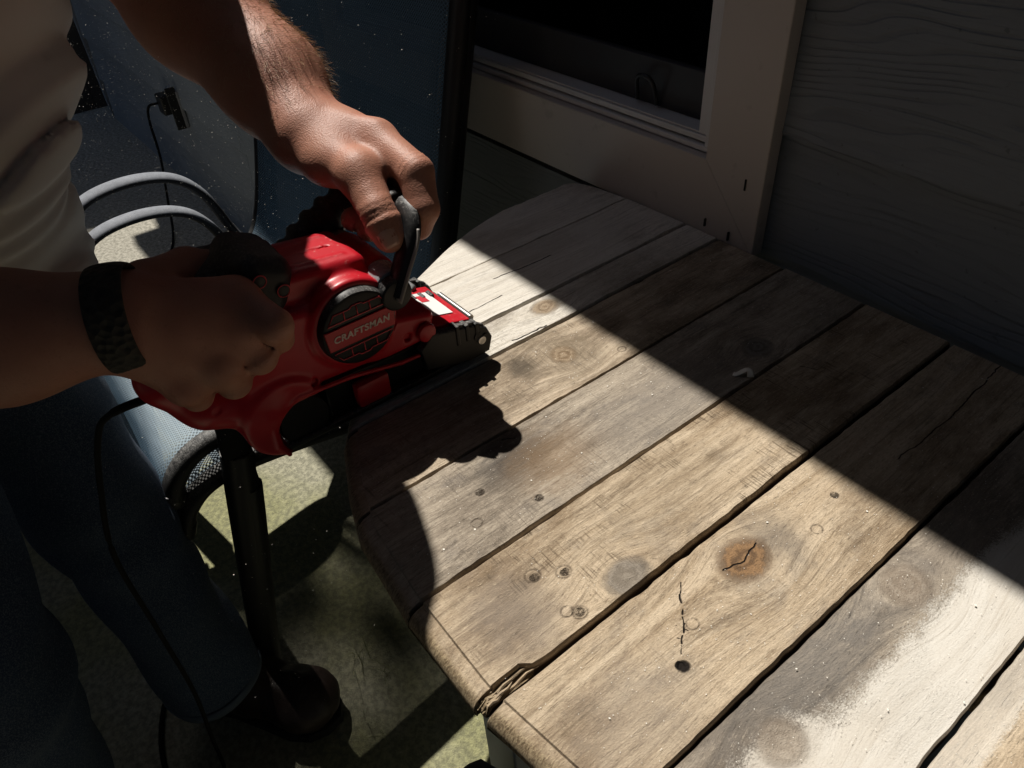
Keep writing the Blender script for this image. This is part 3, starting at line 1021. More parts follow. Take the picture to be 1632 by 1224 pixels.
def plank(x0, x1, mat, seed, g0=.002, g1=.002, rough0=.0005, rough1=.0005, notch=None, dz=0.0, tilt=0.0, chips=(1, 1)):
    ncol = 13
    cs = np.linspace(0, 1, ncol)
    rows = None
    K = 150
    a0, a1 = x0 + g0, x1 - g1
    nrow = K + 2 * len(edge_lo)
    e0 = smooth_noise(nrow, rough0, 2.2, seed) + smooth_noise(nrow, rough0 * .45, 14, seed + 50)
    e1 = smooth_noise(nrow, rough1, 2.2, seed + 1) + smooth_noise(nrow, rough1 * .45, 14, seed + 51)
    rc_ = np.random.RandomState(seed + 77)
    for arr, kk_ in ((e0, chips[0]), (e1, chips[1])):
        for _ in range(kk_):
            c0, wv, dp = rc_.uniform(8, nrow - 30), rc_.uniform(1.2, 5), rc_.uniform(.0003, .0010)
            jj = np.arange(nrow)
            arr += dp * np.exp(-np.abs((jj - c0) / wv) ** 3)
    cols = []
    spec = [('l', None), ('l', -.0022), ('l', 0)] + [('m', c) for c in cs[1:-1]] + [('r', 0), ('r', -.0022), ('r', None)]
    wave = smooth_noise(nrow, .0004, 22, seed + 9)
    for kind, val in spec:
        if kind == 'l':
            xc = np.full(nrow, a0) + e0 + (.0012 if val == 0 else 0)
        elif kind == 'r':
            xc = np.full(nrow, a1) - e1 - (.0012 if val == 0 else 0)
        else:
            xc = (a0 + e0) * (1 - val) + (a1 - e1) * val
        xm = float(np.mean(xc))
        yl, yh = float(LO(xm)), float(HI(xm))
        s = min(1.9, abs(float(LO(xm + .004) - LO(xm - .004)) / .008))
        f = min(1.12, math.sqrt(1 + s * s)) * .92
        ys = [yl - d * f for d, z in edge_lo] + list(np.linspace(yl, yh, K)) + [yh + d * .6 for d, z in edge_lo[::-1]]
        zs = [z for d, z in edge_lo] + [0] * K + [z for d, z in edge_lo[::-1]]
        ys = np.array(ys)
        if kind == 'r' and notch:
            dep, ymax = notch
            t = np.clip((ymax - ys) / .006, 0, 1)
            xc = xc - dep * t
        zz = []
        for j in range(nrow):
            z = zs[j] + (wave[j] if len(edge_lo) <= j < nrow - len(edge_lo) else 0)
            if val is None and kind != 'm':
                z = -.019
            elif kind != 'm':
                z = max(z + val, -.019)
            zz.append(ZT + dz + z + tilt * ((xm - (x0 + x1) / 2)))
        cols.append([(xc[j], ys[j], zz[j]) for j in range(nrow)])
    b = MB()
    b.sheet(cols)
    b.b.verts.ensure_lookup_table()
    # underside
    L, Rr = cols[0], cols[-1]
    nv = len(cols) * nrow
    for j in range(nrow - 1):
        vs = [b.b.verts[j], b.b.verts[j + 1], b.b.verts[(len(cols) - 1) * nrow + j + 1], b.b.verts[(len(cols) - 1) * nrow + j]]
        b.b.faces.new(vs)
    ob = b.build('plank', mat, table, True, 32)
    return ob


T1 = ((.225, .155, .092), (.43, .325, .215), (.62, .50, .36))
T2 = ((.190, .140, .092), (.385, .300, .212), (.57, .465, .345))
TP = ((.38, .325, .26), (.62, .56, .475), (.76, .71, .63))
TG = ((.165, .132, .100), (.335, .278, .214), (.50, .425, .335))
bx = [-.672, -.5875, -.4955, -.449, -.363, -.2715, -.187, -.0975, -.0125, .073, .158, .24]
spec = [
    (TP, dict(pale=[(-.62, .44, .06, .16, .5)], saw=.2, grey=.2)),
    (TP, dict(pale=[(-.55, .40, .06, .19, .55)], saw=.2, grey=.2, cracks=[(-.553, .385, -.548, .46, .0011), (-.52, .33, -.522, .372, .0009)], stains=[(-.565, .455, .02, .05, (.20, .17, .13), .4)])),
    (TP, dict(knots=[(-.478, .392, .011, .015, 'tan')], saw=.3, stains=[(-.47, .50, .02, .07, (.2, .16, .11), .4)], cracks=[(-.455, .333, -.4515, .372, .0014)])),
    (T2, dict(knots=[(-.409, .355, .011, .012, 'tan')], saw=.6, grey=.45, marks=[(-.378, .40, .004, 'ring')], stains=[(-.42, .315, .014, .012, (.07, .055, .04), .8), (-.40, .36, .03, .03, (.24, .19, .13), .5)])),
    (TG, dict(stains=[(-.333, .235, .022, .030, (.06, .055, .052), .85), (-.315, .26, .026, .034, (.24, .155, .085), .6), (-.30, .38, .03, .07, (.21, .185, .16), .6)], saw=.5, grey=.5,
              marks=[(-.322, .196, .0034, 'bad'), (-.289, .226, .0034, 'bad'), (-.30, .177, .0042, 'ring')], knots=[(-.296, .49, .012, .014, 'grey')], cracks=[(-.356, .243, -.352, .252, .0012)])),
    (T1, dict(marks=[(-.2372, .1785, .0032, 'bad'), (-.2392, .1785, .0056, 'ring'), (-.2275, .197, .0033, 'bad'), (-.2282, .1965, .0054, 'ring'), (-.204, .178, .0042, 'ring'), (-.1985, .184, .0034, 'bad'), (-.1982, .184, .0050, 'ring')], knots=[(-.1985, .226, .012, .017, 'grey')],
              stains=[(-.225, .15, .03, .03, (.22, .18, .145), .7), (-.235, .30, .025, .06, (.25, .19, .125), .4)], saw=1.0, grey=.35, cracks=[(-.262, .49, -.243, .50, .0008)])),
    (T1, dict(knots=[(-.158, .296, .0150, .0195, 'brown')], marks=[(-.141, .353, .0042, 'ring'), (-.147, .232, .0042, 'ring'), (-.151, .389, .003, 'bad'), (-.1315, .2065, .0036, 'hole'), (-.1335, .2050, .0026, 'hole')],
              cracks=[(-.1605, .278, -.157, .294, .0012), (-.157, .294, -.161, .312, .0010), (-.1725, .2495, -.167, .243, .0007), (-.1665, .242, -.1625, .2385, .0012), (-.160, .2365, -.1555, .2325, .0010), (-.1545, .231, -.150, .2275, .0006), (-.1505, .2285, -.1465, .2235, .0009), (-.1455, .221, -.1425, .217, .0010), (-.142, .2155, -.1385, .2115, .0006), (-.163, .2345, -.157, .2375, .0005), (-.152, .2235, -.146, .2265, .0005), (-.147, .2175, -.141, .2205, .0005), (-.144, .622, -.139, .522, .0009), (-.139, .522, -.141, .455, .0007)],
              stains=[(-.155, .325, .02, .018, (.17, .145, .12), .7), (-.13, .16, .03, .04, (.28, .24, .20), .4)], saw=.25, grey=.35)),
    (TG, dict(knots=[(-.079, .357, .0135, .016, 'pale'), (-.068, .214, .012, .014, 'pale')], pale=[(-.022, .30, .036, .30, .95), (-.035, .20, .040, .065, .9), (-.03, .40, .03, .10, .9)], saw=.15, grey=.5,
              stains=[(-.082, .26, .02, .07, (.17, .155, .14), .75), (-.075, .40, .02, .05, (.22, .19, .16), .5)])),
    (T1, dict(pale=[(-.006, .30, .012, .2, .6)], saw=.5, grey=.3)),
    (T2, dict(saw=.5)),
    (T1, dict(saw=.5)),
]
for i, (tone, kw) in enumerate(spec):
    mt = wood('plank_wood_%s' % 'abcdefghijk'[i], i + 1, *tone, **kw)
    ga = dict(g0=.0010, g1=.0010, rough0=.00022, rough1=.00022, dz=[0, .0006, 0, -.0008, .0005, .0012, 0, -.0006, .0004, 0, 0][i])
    if i == 5:
        ga.update(g1=.0021, rough1=.0002, notch=(.0058, .138), chips=(1, 6))
    if i == 6:
        ga.update(g0=.0016, rough0=.0002, chips=(3, 2))
    if i == 0:
        ga.update(g1=.0004)
    if i == 1:
        ga.update(g0=.0004, g1=.0016)
    if i in (6, 7):
        ga.update(g1=.0013)
    if i in (7, 8):
        ga.update(g0=.0013)
    plank(bx[i], bx[i + 1], mt, 11 * i + 3, **ga)
# splintered wood left standing in the broken corner beside the wide gap
sp = wood('splintered_wood', 40, (.14, .09, .05), (.34, .25, .16), (.50, .39, .26), saw=0)
MB().box((-.1965, LO(-.19) - .0115, ZT - .0170), (-.1880, .138, ZT - .0072), .003).build('splinter', sp, table)
for k in range(16):
    x = -.1962 + .00052 * k + rnd.uniform(-.0004, .0004)
    y0 = LO(-.19) - rnd.uniform(.006, .0135)
    y1 = .108 + rnd.uniform(.004, .034)
    zc = ZT - .0050 - rnd.uniform(0, .003)
    L = [(x + rnd.uniform(-.0009, .0009), y0 + (y1 - y0) * t, zc + rnd.uniform(-.001, .001) + .0035 * t - (.004 if t == 0 else 0)) for t in (0, .15, .35, .55, .8, 1)]
    MB().tube(L, [.0008, .0012, .0013, .0011, .0008, .0002], 5).build('splinter', sp, table)
# frame below
for yb in (.19, .36, .54):
    xl = np.interp(yb, [.19, .36, .54], [-.46, -.60, -.64])
    MB().box((xl, yb - .022, .706), (min(.20, -.40 - xl - .05), yb + .022, .7312), .002).build('batten', sp, table)
MB().box((-.345, .179, .0), (-.290, .204, .7055), .002).build('leg', M['greyleg'], table)
MB().box((.10, .40, .0), (.155, .424, .7055), .002).build('leg', M['greyleg'], table)
MB().box((-.232, .552, .0), (-.178, .576, .7055), .002).build('leg', M['greyleg'], table)
MB().box((-.56, .47, .0), (-.53, .525, .7055), .002).build('leg', M['greyleg'], table)
bn = empty('storage_bin', (-.12, .17, 0), 'dark grey rounded bin with a maroon round cap under the table edge', 'bin')
MB().box((-.318, .030, 0), (-.06, .160, .40), .022).build('bin_body', M['bin'], bn, True, 50)
MB().cyl((-.255, .115, .4005), (-.255, .115, .414), .036, seg=32, bev=.003).build('cap', M['maroon'], bn, True, 40)

# ================================================================== CHAIRS (two, stacked)
def chair(x_near, x_far, dy, dz, label, first):
    c = empty('sling_chair', ((x_near + x_far) / 2, .3 + dy, 0), label, 'chair', 'stacked sling chairs beside the table')
    prof = [(.60, 1.10), (.572, .98), (.542, .85), (.505, .69), (.470, .56), (.435, .490), (.385, .462), (.32, .466), (.20, .488), (.13, .497), (.09, .494), (.062, .483), (.040, .462), (.026, .436)]
    prof = curve_pts([(0, y + dy, z + dz) for y, z in prof], 6)
    for x in (x_near, x_far):
        fo_ = -.055 if x == x_far else 0
        s = MB().tube([(x, p[1] + fo_ * min(1, max(0, (p[1] - dy - .2) / .18)), p[2]) for p in prof], .0145, 10, ry=.019, up=(1, 0, 0))
        s.build('side_rail', M['frame_black'], c, True, 60)
        e = prof[-1]
        MB().cyl((x, e[1] + .003, e[2] + .008), (x, e[1] - .004, e[2] - .014), .0185, .0165, 16, .002).build('end_cap', M['cap'], c, True, 40)
        sg = 1 if x == x_near else -1
        near_ = .016 if sg > 0 else 0
        arm_x = x + sg * (.03 if sg < 0 else .05)
        ap = curve_pts([(arm_x, .385 + dy, .43 + dz), (arm_x, .35 + dy, .505 + dz), (arm_x, .318 + dy, .59 + dz), (arm_x, .275 + dy, .634 + dz), (arm_x, .205 + dy + near_, .650 + dz), (arm_x, .13 + dy + near_ * 1.6, .640 + dz), (arm_x, .085 + dy + near_ * 2.6, .600 + dz), (arm_x, .068 + dy + near_ * 3.2, .53 + dz), (arm_x, .066 + dy + near_ * 3.2, .485 + dz)], 7)
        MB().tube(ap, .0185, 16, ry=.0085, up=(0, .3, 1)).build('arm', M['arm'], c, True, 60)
    for x in (x_near, x_far):
        sg = 1 if x == x_near else -1
        fl = curve_pts([(x + sg * .042, .118 + dy, .492 + dz), (x + sg * .042, .100 + dy, .40 + dz), (x + sg * .042, .03 + dy * .4, .012 + (0 if first else dz * .9))], 5)
        MB().tube(fl, .0225, 12, ry=.021, up=(1, 0, 0)).build('leg', M['frame_black'], c, True, 60)
        rl = curve_pts([(x + sg * .022, .40 + dy, .455 + dz), (x + sg * .024, .43 + dy, .30 + dz * .9), (x + sg * .024, .50 + dy * .5, .012 + (0 if first else dz * .9))], 5)
        MB().tube(rl, .016, 12, ry=.019, up=(1, 0, 0)).build('leg', M['frame_black'], c, True, 60)
    for (yy, zz) in ((.115, .462), (.40, .445), (.60, 1.10)):
        MB().cyl((x_far, yy + dy, zz + dz), (x_near, yy + dy, zz + dz), .011, seg=10).build('cross_bar', M['frame_black'], c, True, 60)
    # the mesh sling, wrapped round both rails
    NX = 26
    sp_ = prof[3:-1]
    grid = []
    uvs = []
    L = 0
    for i, p in enumerate(sp_):
        if i:
            L += math.dist(p, sp_[i - 1])
        row = []
        nz = Vector((0, 0, 1))
        a = Vector(sp_[max(0, i - 1)])
        b_ = Vector(sp_[min(len(sp_) - 1, i + 1)])
        t = (b_ - a).normalized()
        nrm = Vector((1, 0, 0)).cross(t).normalized()
        if nrm.z < 0:
            nrm = -nrm
        for k in range(NX + 1):
            u = k / NX
            sag = -.018 * (1 - (2 * u - 1) ** 2)
            off = .0195
            edge = 1 - min(u, 1 - u) * 20
            x = x_far - .006 + (x_near - x_far + .012) * u
            if edge > 0:
                off = .0195 - .010 * edge ** 2
            row.append(tuple(Vector((x, p[1] - .055 * (1 - u) * min(1, max(0, (p[1] - dy - .2) / .18)), p[2])) + nrm * (sag + off)))
        grid.append(row)
        uvs.append(L)
    mb = MB().sheet(grid)
    uvl = mb.b.loops.layers.uv.new('UVMap')
    mb.b.verts.ensure_lookup_table()
    W = abs(x_near - x_far)
    for f in mb.b.faces:
        for lp in f.loops:
            i, k = divmod(lp.vert.index if lp.vert.index >= 0 else 0, NX + 1)
            lp[uvl].uv = (k / NX * W, uvs[min(i, len(uvs) - 1)])
    mb.b.verts.index_update()
    for f in mb.b.faces:
        for lp in f.loops:
            i, k = divmod(lp.vert.index, NX + 1)
            lp[uvl].uv = (k / NX * W, uvs[min(i, len(uvs) - 1)])
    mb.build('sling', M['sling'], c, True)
    return c


chair(-.834, -1.335, -.006, -.062, 'lower black framed blue mesh chair of the stack left of the table', True)
chair(-.834, -1.335, 0, 0, 'upper black framed blue mesh chair stacked on another left of the table', False)

# ================================================================== BELT SANDER
sander = empty('belt_sander', (-.5, .19, ZT), 'red and black belt sander pushed over the planks by the man', 'belt sander')
h = .0015
h = .0013
f = Field((-.575, .0, .735), (-.42, .33, .945), h)


def rx(deg):
    return np.array(Matrix.Rotation(math.radians(deg), 3, 'X'))


f.box((-.5, .150, .834), (.0425, .066, .036), .009, .004, rot=rx(-4))
f.disc((-.5, .183, .843), 0, .047, .0375, .004, .004)
f.box((-.5, .164, .877), (.031, .046, .0145), .008, .006, rot=rx(-7))
f.disc((-.503, .2185, .8605), 0, .029, .0168, .003, .004)
f.box((-.5, .212, .851), (.030, .025, .019), .008, .006, rot=rx(-34))
f.box((-.5, .222, .809), (.0445, .030, .0185), .006, .005, rot=rx(-14))
f.disc((-.5, .112, .786), 0, .0465, .0345, .004, .006)
f.cap((-.498, .118, .886), (-.497, .060, .870), .0185, .0175, .008)
f.cap((-.497, .060, .870), (-.495, .046, .840), .0175, .018, .006)
f.cap((-.495, .046, .838), (-.492, .065, .814), .0195, .022, .008, flat=((1, 0, 0), 1.3))
f.cap((-.492, .065, .814), (-.49, .10, .80), .022, .026, .008, flat=((1, 0, 0), 1.5))
# recess that holds the belt and rollers
f.box((-.44, .205, .7715), (.040, .103, .0255), .022, .0012, True)
f.box((-.5, .215, .765), (.036, .110, .0255), .010, .0012, True)
# raised lip round the recess, seams, ribs and screw holes
lip = [(.104, .7525), (.0975, .765), (.0985, .782), (.108, .7965), (.124, .8015), (.17, .797), (.215, .787), (.246, .785)]
for a_, b_ in zip(lip[:-1], lip[1:]):
    f.cap((-.4540, *a_), (-.4540, *b_), .0019, .0019, .0010)
for a_, b_ in (((.098, .845), (.150, .868)), ((.150, .868), (.158, .876)), ((.098, .845), (.090, .825)), ((.214, .822), (.226, .842))):
    f.cap((-.4560, *a_), (-.4560, *b_), .0016, .0016, .0008, True)
f.cap((-.5, .12, .8965), (-.5, .165, .8925), .0010, .0010, .0008, True)
f.cap((-.5, .165, .8925), (-.5, .204, .884), .0010, .0010, .0008, True)
f.cap((-.5, .204, .884), (-.5, .20, .88), .0010, .0010, .0008, True)
for xx in (-.519, -.481):
    f.cap((xx, .130, .8945), (xx, .196, .8860), .0030, .0026, .0015)
f.cap((-.478, .190, .882), (-.466, .204, .868), .0025, .0025, .002, True)
for yy, zz in ((.066, .820), (.140, .806), (.226, .806), (.104, .858)):
    f.disc((-.4535, yy, zz), 0, .006, .0034, .0008, .0006, True)
f.cap((-.4535, .190, .884), (-.4535, .207, .872), .0014, .0014, .0008, True)
V, Q = relax(*f.mesh(), 1, .25)
housing = mesh_obj('housing', [(V, Q)], M['red'], sander)

# motor cover: black puck with vents, red band and lettering
dc = Vector((-.4515, .183, .843))
mc = MB().cyl((-.4595, dc.y, dc.z), (-.4455, dc.y, dc.z), .0335, .0315, 48, .003).build('motor_cover', M['toolblack'], sander, True, 35)
band = [(dc.y - .0285, dc.z - .009), (dc.y + .0285, dc.z - .009), (dc.y + .0300, dc.z + .009), (dc.y - .0300, dc.z + .009)]
MB().prism(band, 'x', -.4452, -.4438, .0006).build('cover_band', M['red'], mc)
for s_ in (1, -1):
    z0, z1 = dc.z + s_ * .0125, dc.z + s_ * .0205
    L = [(dc.y - .0255, z0), (dc.y + .0255, z0), (dc.y + .0195, z1), (dc.y + .006, z1), (dc.y + .004, z1 + s_ * .0018), (dc.y - .004, z1 + s_ * .0018), (dc.y - .006, z1), (dc.y - .0195, z1)]
    t = MB().tube([(-.4450, a, b) for a, b in L], .0006, 6, closed=True, up=(1, 0, 0))
    for yy in (-.011, 0, .011):
        t.tube([(-.4450, dc.y + yy, z0), (-.4450, dc.y + yy, z1)], .0005, 6, up=(1, 0, 0))
    t.build('vent_grille', M['redline'], mc, True)
fc = bpy.data.curves.new('lettering', 'FONT')
fc.body = 'CRAFTSMAN'
fc.size = .0078
fc.extrude = .0002
fc.offset = .00022
fc.align_x = 'CENTER'
fc.align_y = 'CENTER'
fc.space_character = 1.12
fc.shear = .18
fc.materials.append(M['lettering'])
tmp = bpy.data.objects.new('lettering', fc)
COL.objects.link(tmp)
lme = bpy.data.meshes.new_from_object(tmp.evaluated_get(bpy.context.evaluated_depsgraph_get()))
bpy.data.objects.remove(tmp)
lme.transform(Matrix(((0, 0, 1, 0), (1, 0, 0, 0), (0, 1, 0, 0), (0, 0, 0, 1))))
fo = bpy.data.objects.new('lettering', lme)
COL.objects.link(fo)
fo.parent = mc
fo.location = Vector((-.4435, dc.y, dc.z)) - Vector((-.5, .19, ZT))

# rubber overmould by the switch with two round buttons
f = Field((-.545, .08, .86), (-.445, .18, .94), h)
f.box((-.495, .128, .893), (.034, .021, .023), .014, .006, rot=Matrix.Rotation(math.radians(-25), 3, 'X'))
f.cap((-.497, .075, .882), (-.497, .125, .893), .0195, .023, .010)
V, Q = f.mesh()
mesh_obj('grip_cover', [(V, Q)], M['rubber'], sander)
for (yy, zz) in ((.124, .9035), (.1385, .890)):
    b_ = MB().cyl((-.4625, yy, zz), (-.4592, yy, zz), .0042, seg=20, bev=.0005).build('button', M['toolblack'], sander, True, 40)
    ring = [(-.4592, yy + .0047 * math.cos(a), zz + .0047 * math.sin(a)) for a in np.linspace(0, 2 * math.pi, 24, endpoint=False)]
    MB().tube(ring, .0005, 6, closed=True, up=(1, 0, 0)).build('button_ring', M['redline'], b_, True)

# nose: two black cheeks, red plate with white label, steel rod
for x0, x1 in ((-.4575, -.449), (-.551, -.5425)):
    pl = [(.232, .792), (.246, .803), (.288, .792), (.301, .784), (.306, .772), (.302, .758), (.28, .757), (.236, .770)]
    MB().prism(pl, 'x', x0, x1, .0015).build('nose_cheek', M['toolblack'], sander)
    xm = (x0 + x1) / 2
    k = MB()
    for j, yy in enumerate((.268, .278, .288)):
        k.box((x0 - .001, yy, .780), (x1 + .001, yy + .004, .800 - .003 * j), .001)
    k.prism([(.262, .788), (.268, .800), (.288, .795), (.299, .787), (.296, .781)], 'x', xm - .0025, xm + .0025, .0008)
    k.build('nose_rib', M['toolblack'], sander)
MB().prism([(-.552, .262), (-.543, .2785), (-.527, .2785), (-.519, .264), (-.527, .2495), (-.543, .2495)], 'z', .786, .802, .0015).build('locking_knob', M['darkgrey'], sander)
MB().prism([(.222, .8055), (.228, .8105), (.290, .7935), (.289, .7890)], 'x', -.531, -.459, .001).build('belt_guard', M['red'], sander)
lab = MB()
lab.sheet([[(-.518, .258, .8032), (-.518, .283, .7964)], [(-.474, .258, .8032), (-.474, .283, .7964)]])
lab.build('white_label', M['white_label'], sander)
lb2 = MB()
for a, b, c_, d_ in ((-.512, -.500, .268, .276), (-.524, -.518, .266, .271)):
    lb2.sheet([[(a, c_, .8036 - (c_ - .258) * .274), (a, d_, .8036 - (d_ - .258) * .274)], [(b, c_, .8036 - (c_ - .258) * .274), (b, d_, .8036 - (d_ - .258) * .274)]])
lb2.build('label_mark', M['redline'], sander)
MB().cyl((-.512, .2935, .7915), (-.462, .2935, .7915), .0030, seg=14).build('guard_rod', M['steel'], sander, True, 40)
MB().cyl((-.4492, .2935, .7745), (-.4468, .2935, .7745), .0042, seg=14, bev=.0006).build('axle_screw', M['steel'], sander, True, 40)
MB().cyl((-.4555, .242, .806), (-.4495, .242, .806), .0085, seg=24, bev=.002).build('tracking_knob', M['red'], sander, True, 40)
k = MB()
for yy in (.264, .273, .282):
    k.box((-.518, yy, .784), (-.508, yy + .004, .8015 - .2 * (yy - .264)), .001)
k.box((-.5185, .258, .783), (-.5075, .292, .793), .001)
k.build('nose_rib', M['toolblack'], sander)
k = MB()
for yy in (.2905, .2975):
    k.cyl((-.4575, yy, .7795 - (yy - .29) * .6), (-.448, yy, .7795 - (yy - .29) * .6), .0042, seg=14)
k.build('nose_hinge', M['toolblack'], sander, True, 40)
# rollers and belt
MB().cyl((-.54, .286, .7688), (-.46, .286, .7688), .0163, seg=28).build('roller', M['toolblack'], sander, True, 40)
MB().cyl((-.54, .126, .7732), (-.46, .126, .7732), .0205, seg=28).build('roller', M['toolblack'], sander, True, 40)
loop = [(.286 + .0176 * math.sin(a), .7688 + .0176 * math.cos(a)) for a in np.linspace(0, math.pi, 14)] + [(.126 - .0218 * math.sin(a), .7732 - .0218 * math.cos(a)) for a in np.linspace(0, math.pi, 14)]
mb = MB()
for xa in (-.538, -.462):
    pass
mb.sheet([[(-.538, a, b), (-.4625, a, b)] for a, b in loop + loop[:1]])
bo = mb.build('sanding_belt', M['belt'], sander, True, 60)
md = bo.modifiers.new('thickness', 'SOLIDIFY')
md.thickness = .0009
md.offset = 1
MB().box((-.53, .15, .7545), (-.4685, .262, .7865), .002).build('platen_block', M['toolblack'], sander)
MB().box((-.4685, .172, .757), (-.4570, .204, .781), .004).build('tension_lever', M['red'], sander, True, 40)
MB().box((-.462, .10, .7525), (-.4572, .302, .7575), .001).build('side_skirt', M['toolblack'], sander)

# front handle: pivot barrel, looped bail, warm grey strips
MB().cyl((-.4738, .2185, .8605), (-.4535, .2185, .8605), .0158, .0140, seg=28, bev=.0025).build('handle_pivot', M['chrome'], sander, True, 40)
MB().cyl((-.5470, .2185, .8605), (-.5322, .2185, .8605), .0140, .0158, seg=28, bev=.0025).build('handle_pivot', M['chrome'], sander, True, 40)
bail = MB()
for sx, x0 in ((1, -.449), (-1, -.551)):
    L = curve_pts([(x0, .2175, .857), (x0, .2275, .876), (x0, .2385, .897), (x0 - sx * .006, .2445, .909), (x0 - sx * .022, .2455, .9115)], 6)
    bail.tube(L, .0058, 12, ry=.0105, up=(1, 0, 0))
bail.cyl((-.475, .2455, .911), (-.525, .2455, .911), .0118, seg=20, bev=.003)
for x0 in (-.449, -.551):
    bail.cyl((x0 - .006, .2175, .858), (x0 + .006, .2175, .858), .0135, seg=24, bev=.002)
fh = bail.build('front_handle', M['toolblack'], sander, True, 50)
for sx, x0 in ((1, -.4420), (-1, -.5580)):
    L = curve_pts([(x0, .2160, .8545), (x0, .2275, .8765), (x0, .2380, .8965), (x0 - sx * .003, .2420, .9055)], 6)
    MB().tube(L, .0014, 8, ry=.0064, up=(1, 0, 0)).build('handle_strip', M['greystrip'], fh, True)
# dust outlet: ribbed elbow and bag on the far side
el = MB()
cl = curve_pts([(-.535, .165, .858), (-.546, .182, .868), (-.550, .205, .880), (-.551, .230, .890), (-.552, .252, .893)], 7)
rr = [.0125 + (.0032 if (i // 2) % 2 else 0) for i in range(len(cl))]
el.tube(cl, rr, 16)
el.build('dust_port', M['rubber'], sander, True, 50)
f = Field((-.66, .02, .80), (-.53, .18, .95), .0025)
f.ell((-.560, .120, .868), (.020, .036, .022), .02)
f.ell((-.565, .095, .860), (.018, .022, .022), .02)
f.ell((-.555, .150, .866), (.014, .020, .018), .015)
f.warp(lambda X, Y, Z: .0022 * np.sin(X * 210 + Y * 150) * np.sin(Z * 260 + Y * 90))
mesh_obj('dust_bag', [f.mesh()], M['rubber'], sander)
scord = curve_pts([(-.500, .035, .825), (-.515, .005, .815), (-.545, -.010, .78), (-.580, -.030, .70), (-.605, -.050, .60), (-.625, -.055, .45), (-.64, -.06, .30), (-.665, -.075, .15), (-.675, -.085, .05), (-.665, -.105, .008), (-.64, -.13, .006), (-.60, -.16, .006)], 8)
MB().tube(scord, [.0034] * 8 + [.0026] * (len(scord) - 8), 8).build('power_cord', M['cord'], sander, True)

# ================================================================== PERSON
man = empty('person', (-.78, -.08, 0), 'man in a pale t-shirt and jeans leaning over the table, both hands on the sander', 'person')
h = .0017
LW = dict(wr=(-0.582, 0.232, 0.943), f1=(-0.642, 0.234, 0.97), f2=(-0.738, 0.219, 1.017), cmc=(-.541, .222, .932), tm=(-.505, .234, .932), ti=(-.472, .228, .913), tt=(-.460, .228, .899),
          im=(-.525, .264, .944), ip=(-.473, .265, .934), idp=(-.456, .258, .912), it=(-.460, .254, .897), mm=(-.549, .267, .935), mp=(-.493, .269, .917), md=(-.493, .258, .892), mt=(-.504, .233, .886),
          rm=(-.570, .265, .925), rp=(-.517, .267, .899), rd=(-.514, .246, .887), rt=(-.520, .228, .890), pm=(-.588, .260, .916), pp=(-.548, .262, .895), pt=(-.547, .234, .890))
A_ = {k: np.array(v) for k, v in LW.items()}
elbL = np.array((-0.814, 0.207, 1.054))
shL = np.array((-.760, .125, 1.400))
fl = Field((-.93, .02, .86), (-.42, .31, 1.47), h)
fl.cap(shL, elbL + (shL - elbL) * .12, .060, .050, .02)
fl.cap(elbL, A_['f2'], .050, .0505, .03)
fl.cap(A_['f2'], A_['f1'], .0505, .0400, .03)
fl.cap(A_['f1'], A_['wr'], .0400, .0310, .03, flat=((.3, .25, .9), .92))
fl.cap(A_['wr'], (A_['wr'] + A_['mm']) / 2, .0300, .0250, .02, flat=((.4, .1, .9), .88))
for a, ra, rb in (('im', .021, .0150), ('mm', .021, .0150), ('rm', .020, .0140), ('pm', .019, .0130)):
    fl.cap(A_['wr'] * .75 + A_[a] * .25, A_[a], ra, rb, .012)
fl.cap(A_['wr'] * .7 + A_['cmc'] * .3, A_['tm'], .0200, .0175, .014)
fl.cap(A_['cmc'], A_['im'] * .6 + A_['wr'] * .4, .013, .012, .02)
# thumb
fl.cap(A_['tm'], A_['ti'], .0168, .0138, .008)
fl.cap(A_['ti'], A_['tt'], .0142, .0128, .004)
fl.ell(A_['tt'] * .4 + A_['ti'] * .6, (.0138, .0138, .0148), .004)
# fingers
fl.cap(A_['im'], A_['ip'], .0150, .0136, .009)
fl.cap(A_['ip'], A_['idp'], .0142, .0120, .004)
fl.cap(A_['idp'], A_['it'], .0120, .0105, .003)
fl.cap(A_['mm'], A_['mp'], .0148, .0134, .005)
fl.cap(A_['mp'], A_['md'], .0128, .0118, .003)
fl.cap(A_['md'], A_['mt'], .0118, .0105, .003)
fl.cap(A_['rm'], A_['rp'], .0140, .0126, .005)
fl.cap(A_['rp'], A_['rd'], .0122, .0112, .003)
fl.cap(A_['rd'], A_['rt'], .0112, .0100, .003)
fl.cap(A_['pm'], A_['pp'], .0126, .0112, .005)
fl.cap(A_['pp'], A_['pt'], .0108, .0095, .003)


def ringcut(fd, c, ax, rad, depth, a0=0, a1=2 * math.pi, tilt=0, up=(0, 0, 1)):
    """shallow skin crease: a thin groove round a finger"""
    ax = Vector(ax).normalized()
    u = ax.cross(Vector(up)).normalized()
    v_ = u.cross(ax)
    pts = [Vector(c) + (u * math.cos(t) + v_ * math.sin(t)) * rad for t in np.linspace(a0, a1, 12)]
    for p_, q_ in zip(pts[:-1], pts[1:]):
        fd.cap(tuple(p_), tuple(q_), depth, depth, .0015, True)


tdir = A_['tt'] - A_['ti']
for o_ in (-.0045, .0, .004):
    ringcut(fl, A_['ti'] + tdir / np.linalg.norm(tdir) * o_, tdir, .0158, .0016)
idir = A_['ip'] - A_['im']
for o_ in (-.006, -.001, .004):
    ringcut(fl, A_['ip'] + idir / np.linalg.norm(idir) * o_, idir, .0158, .0016, .3, 3.6)
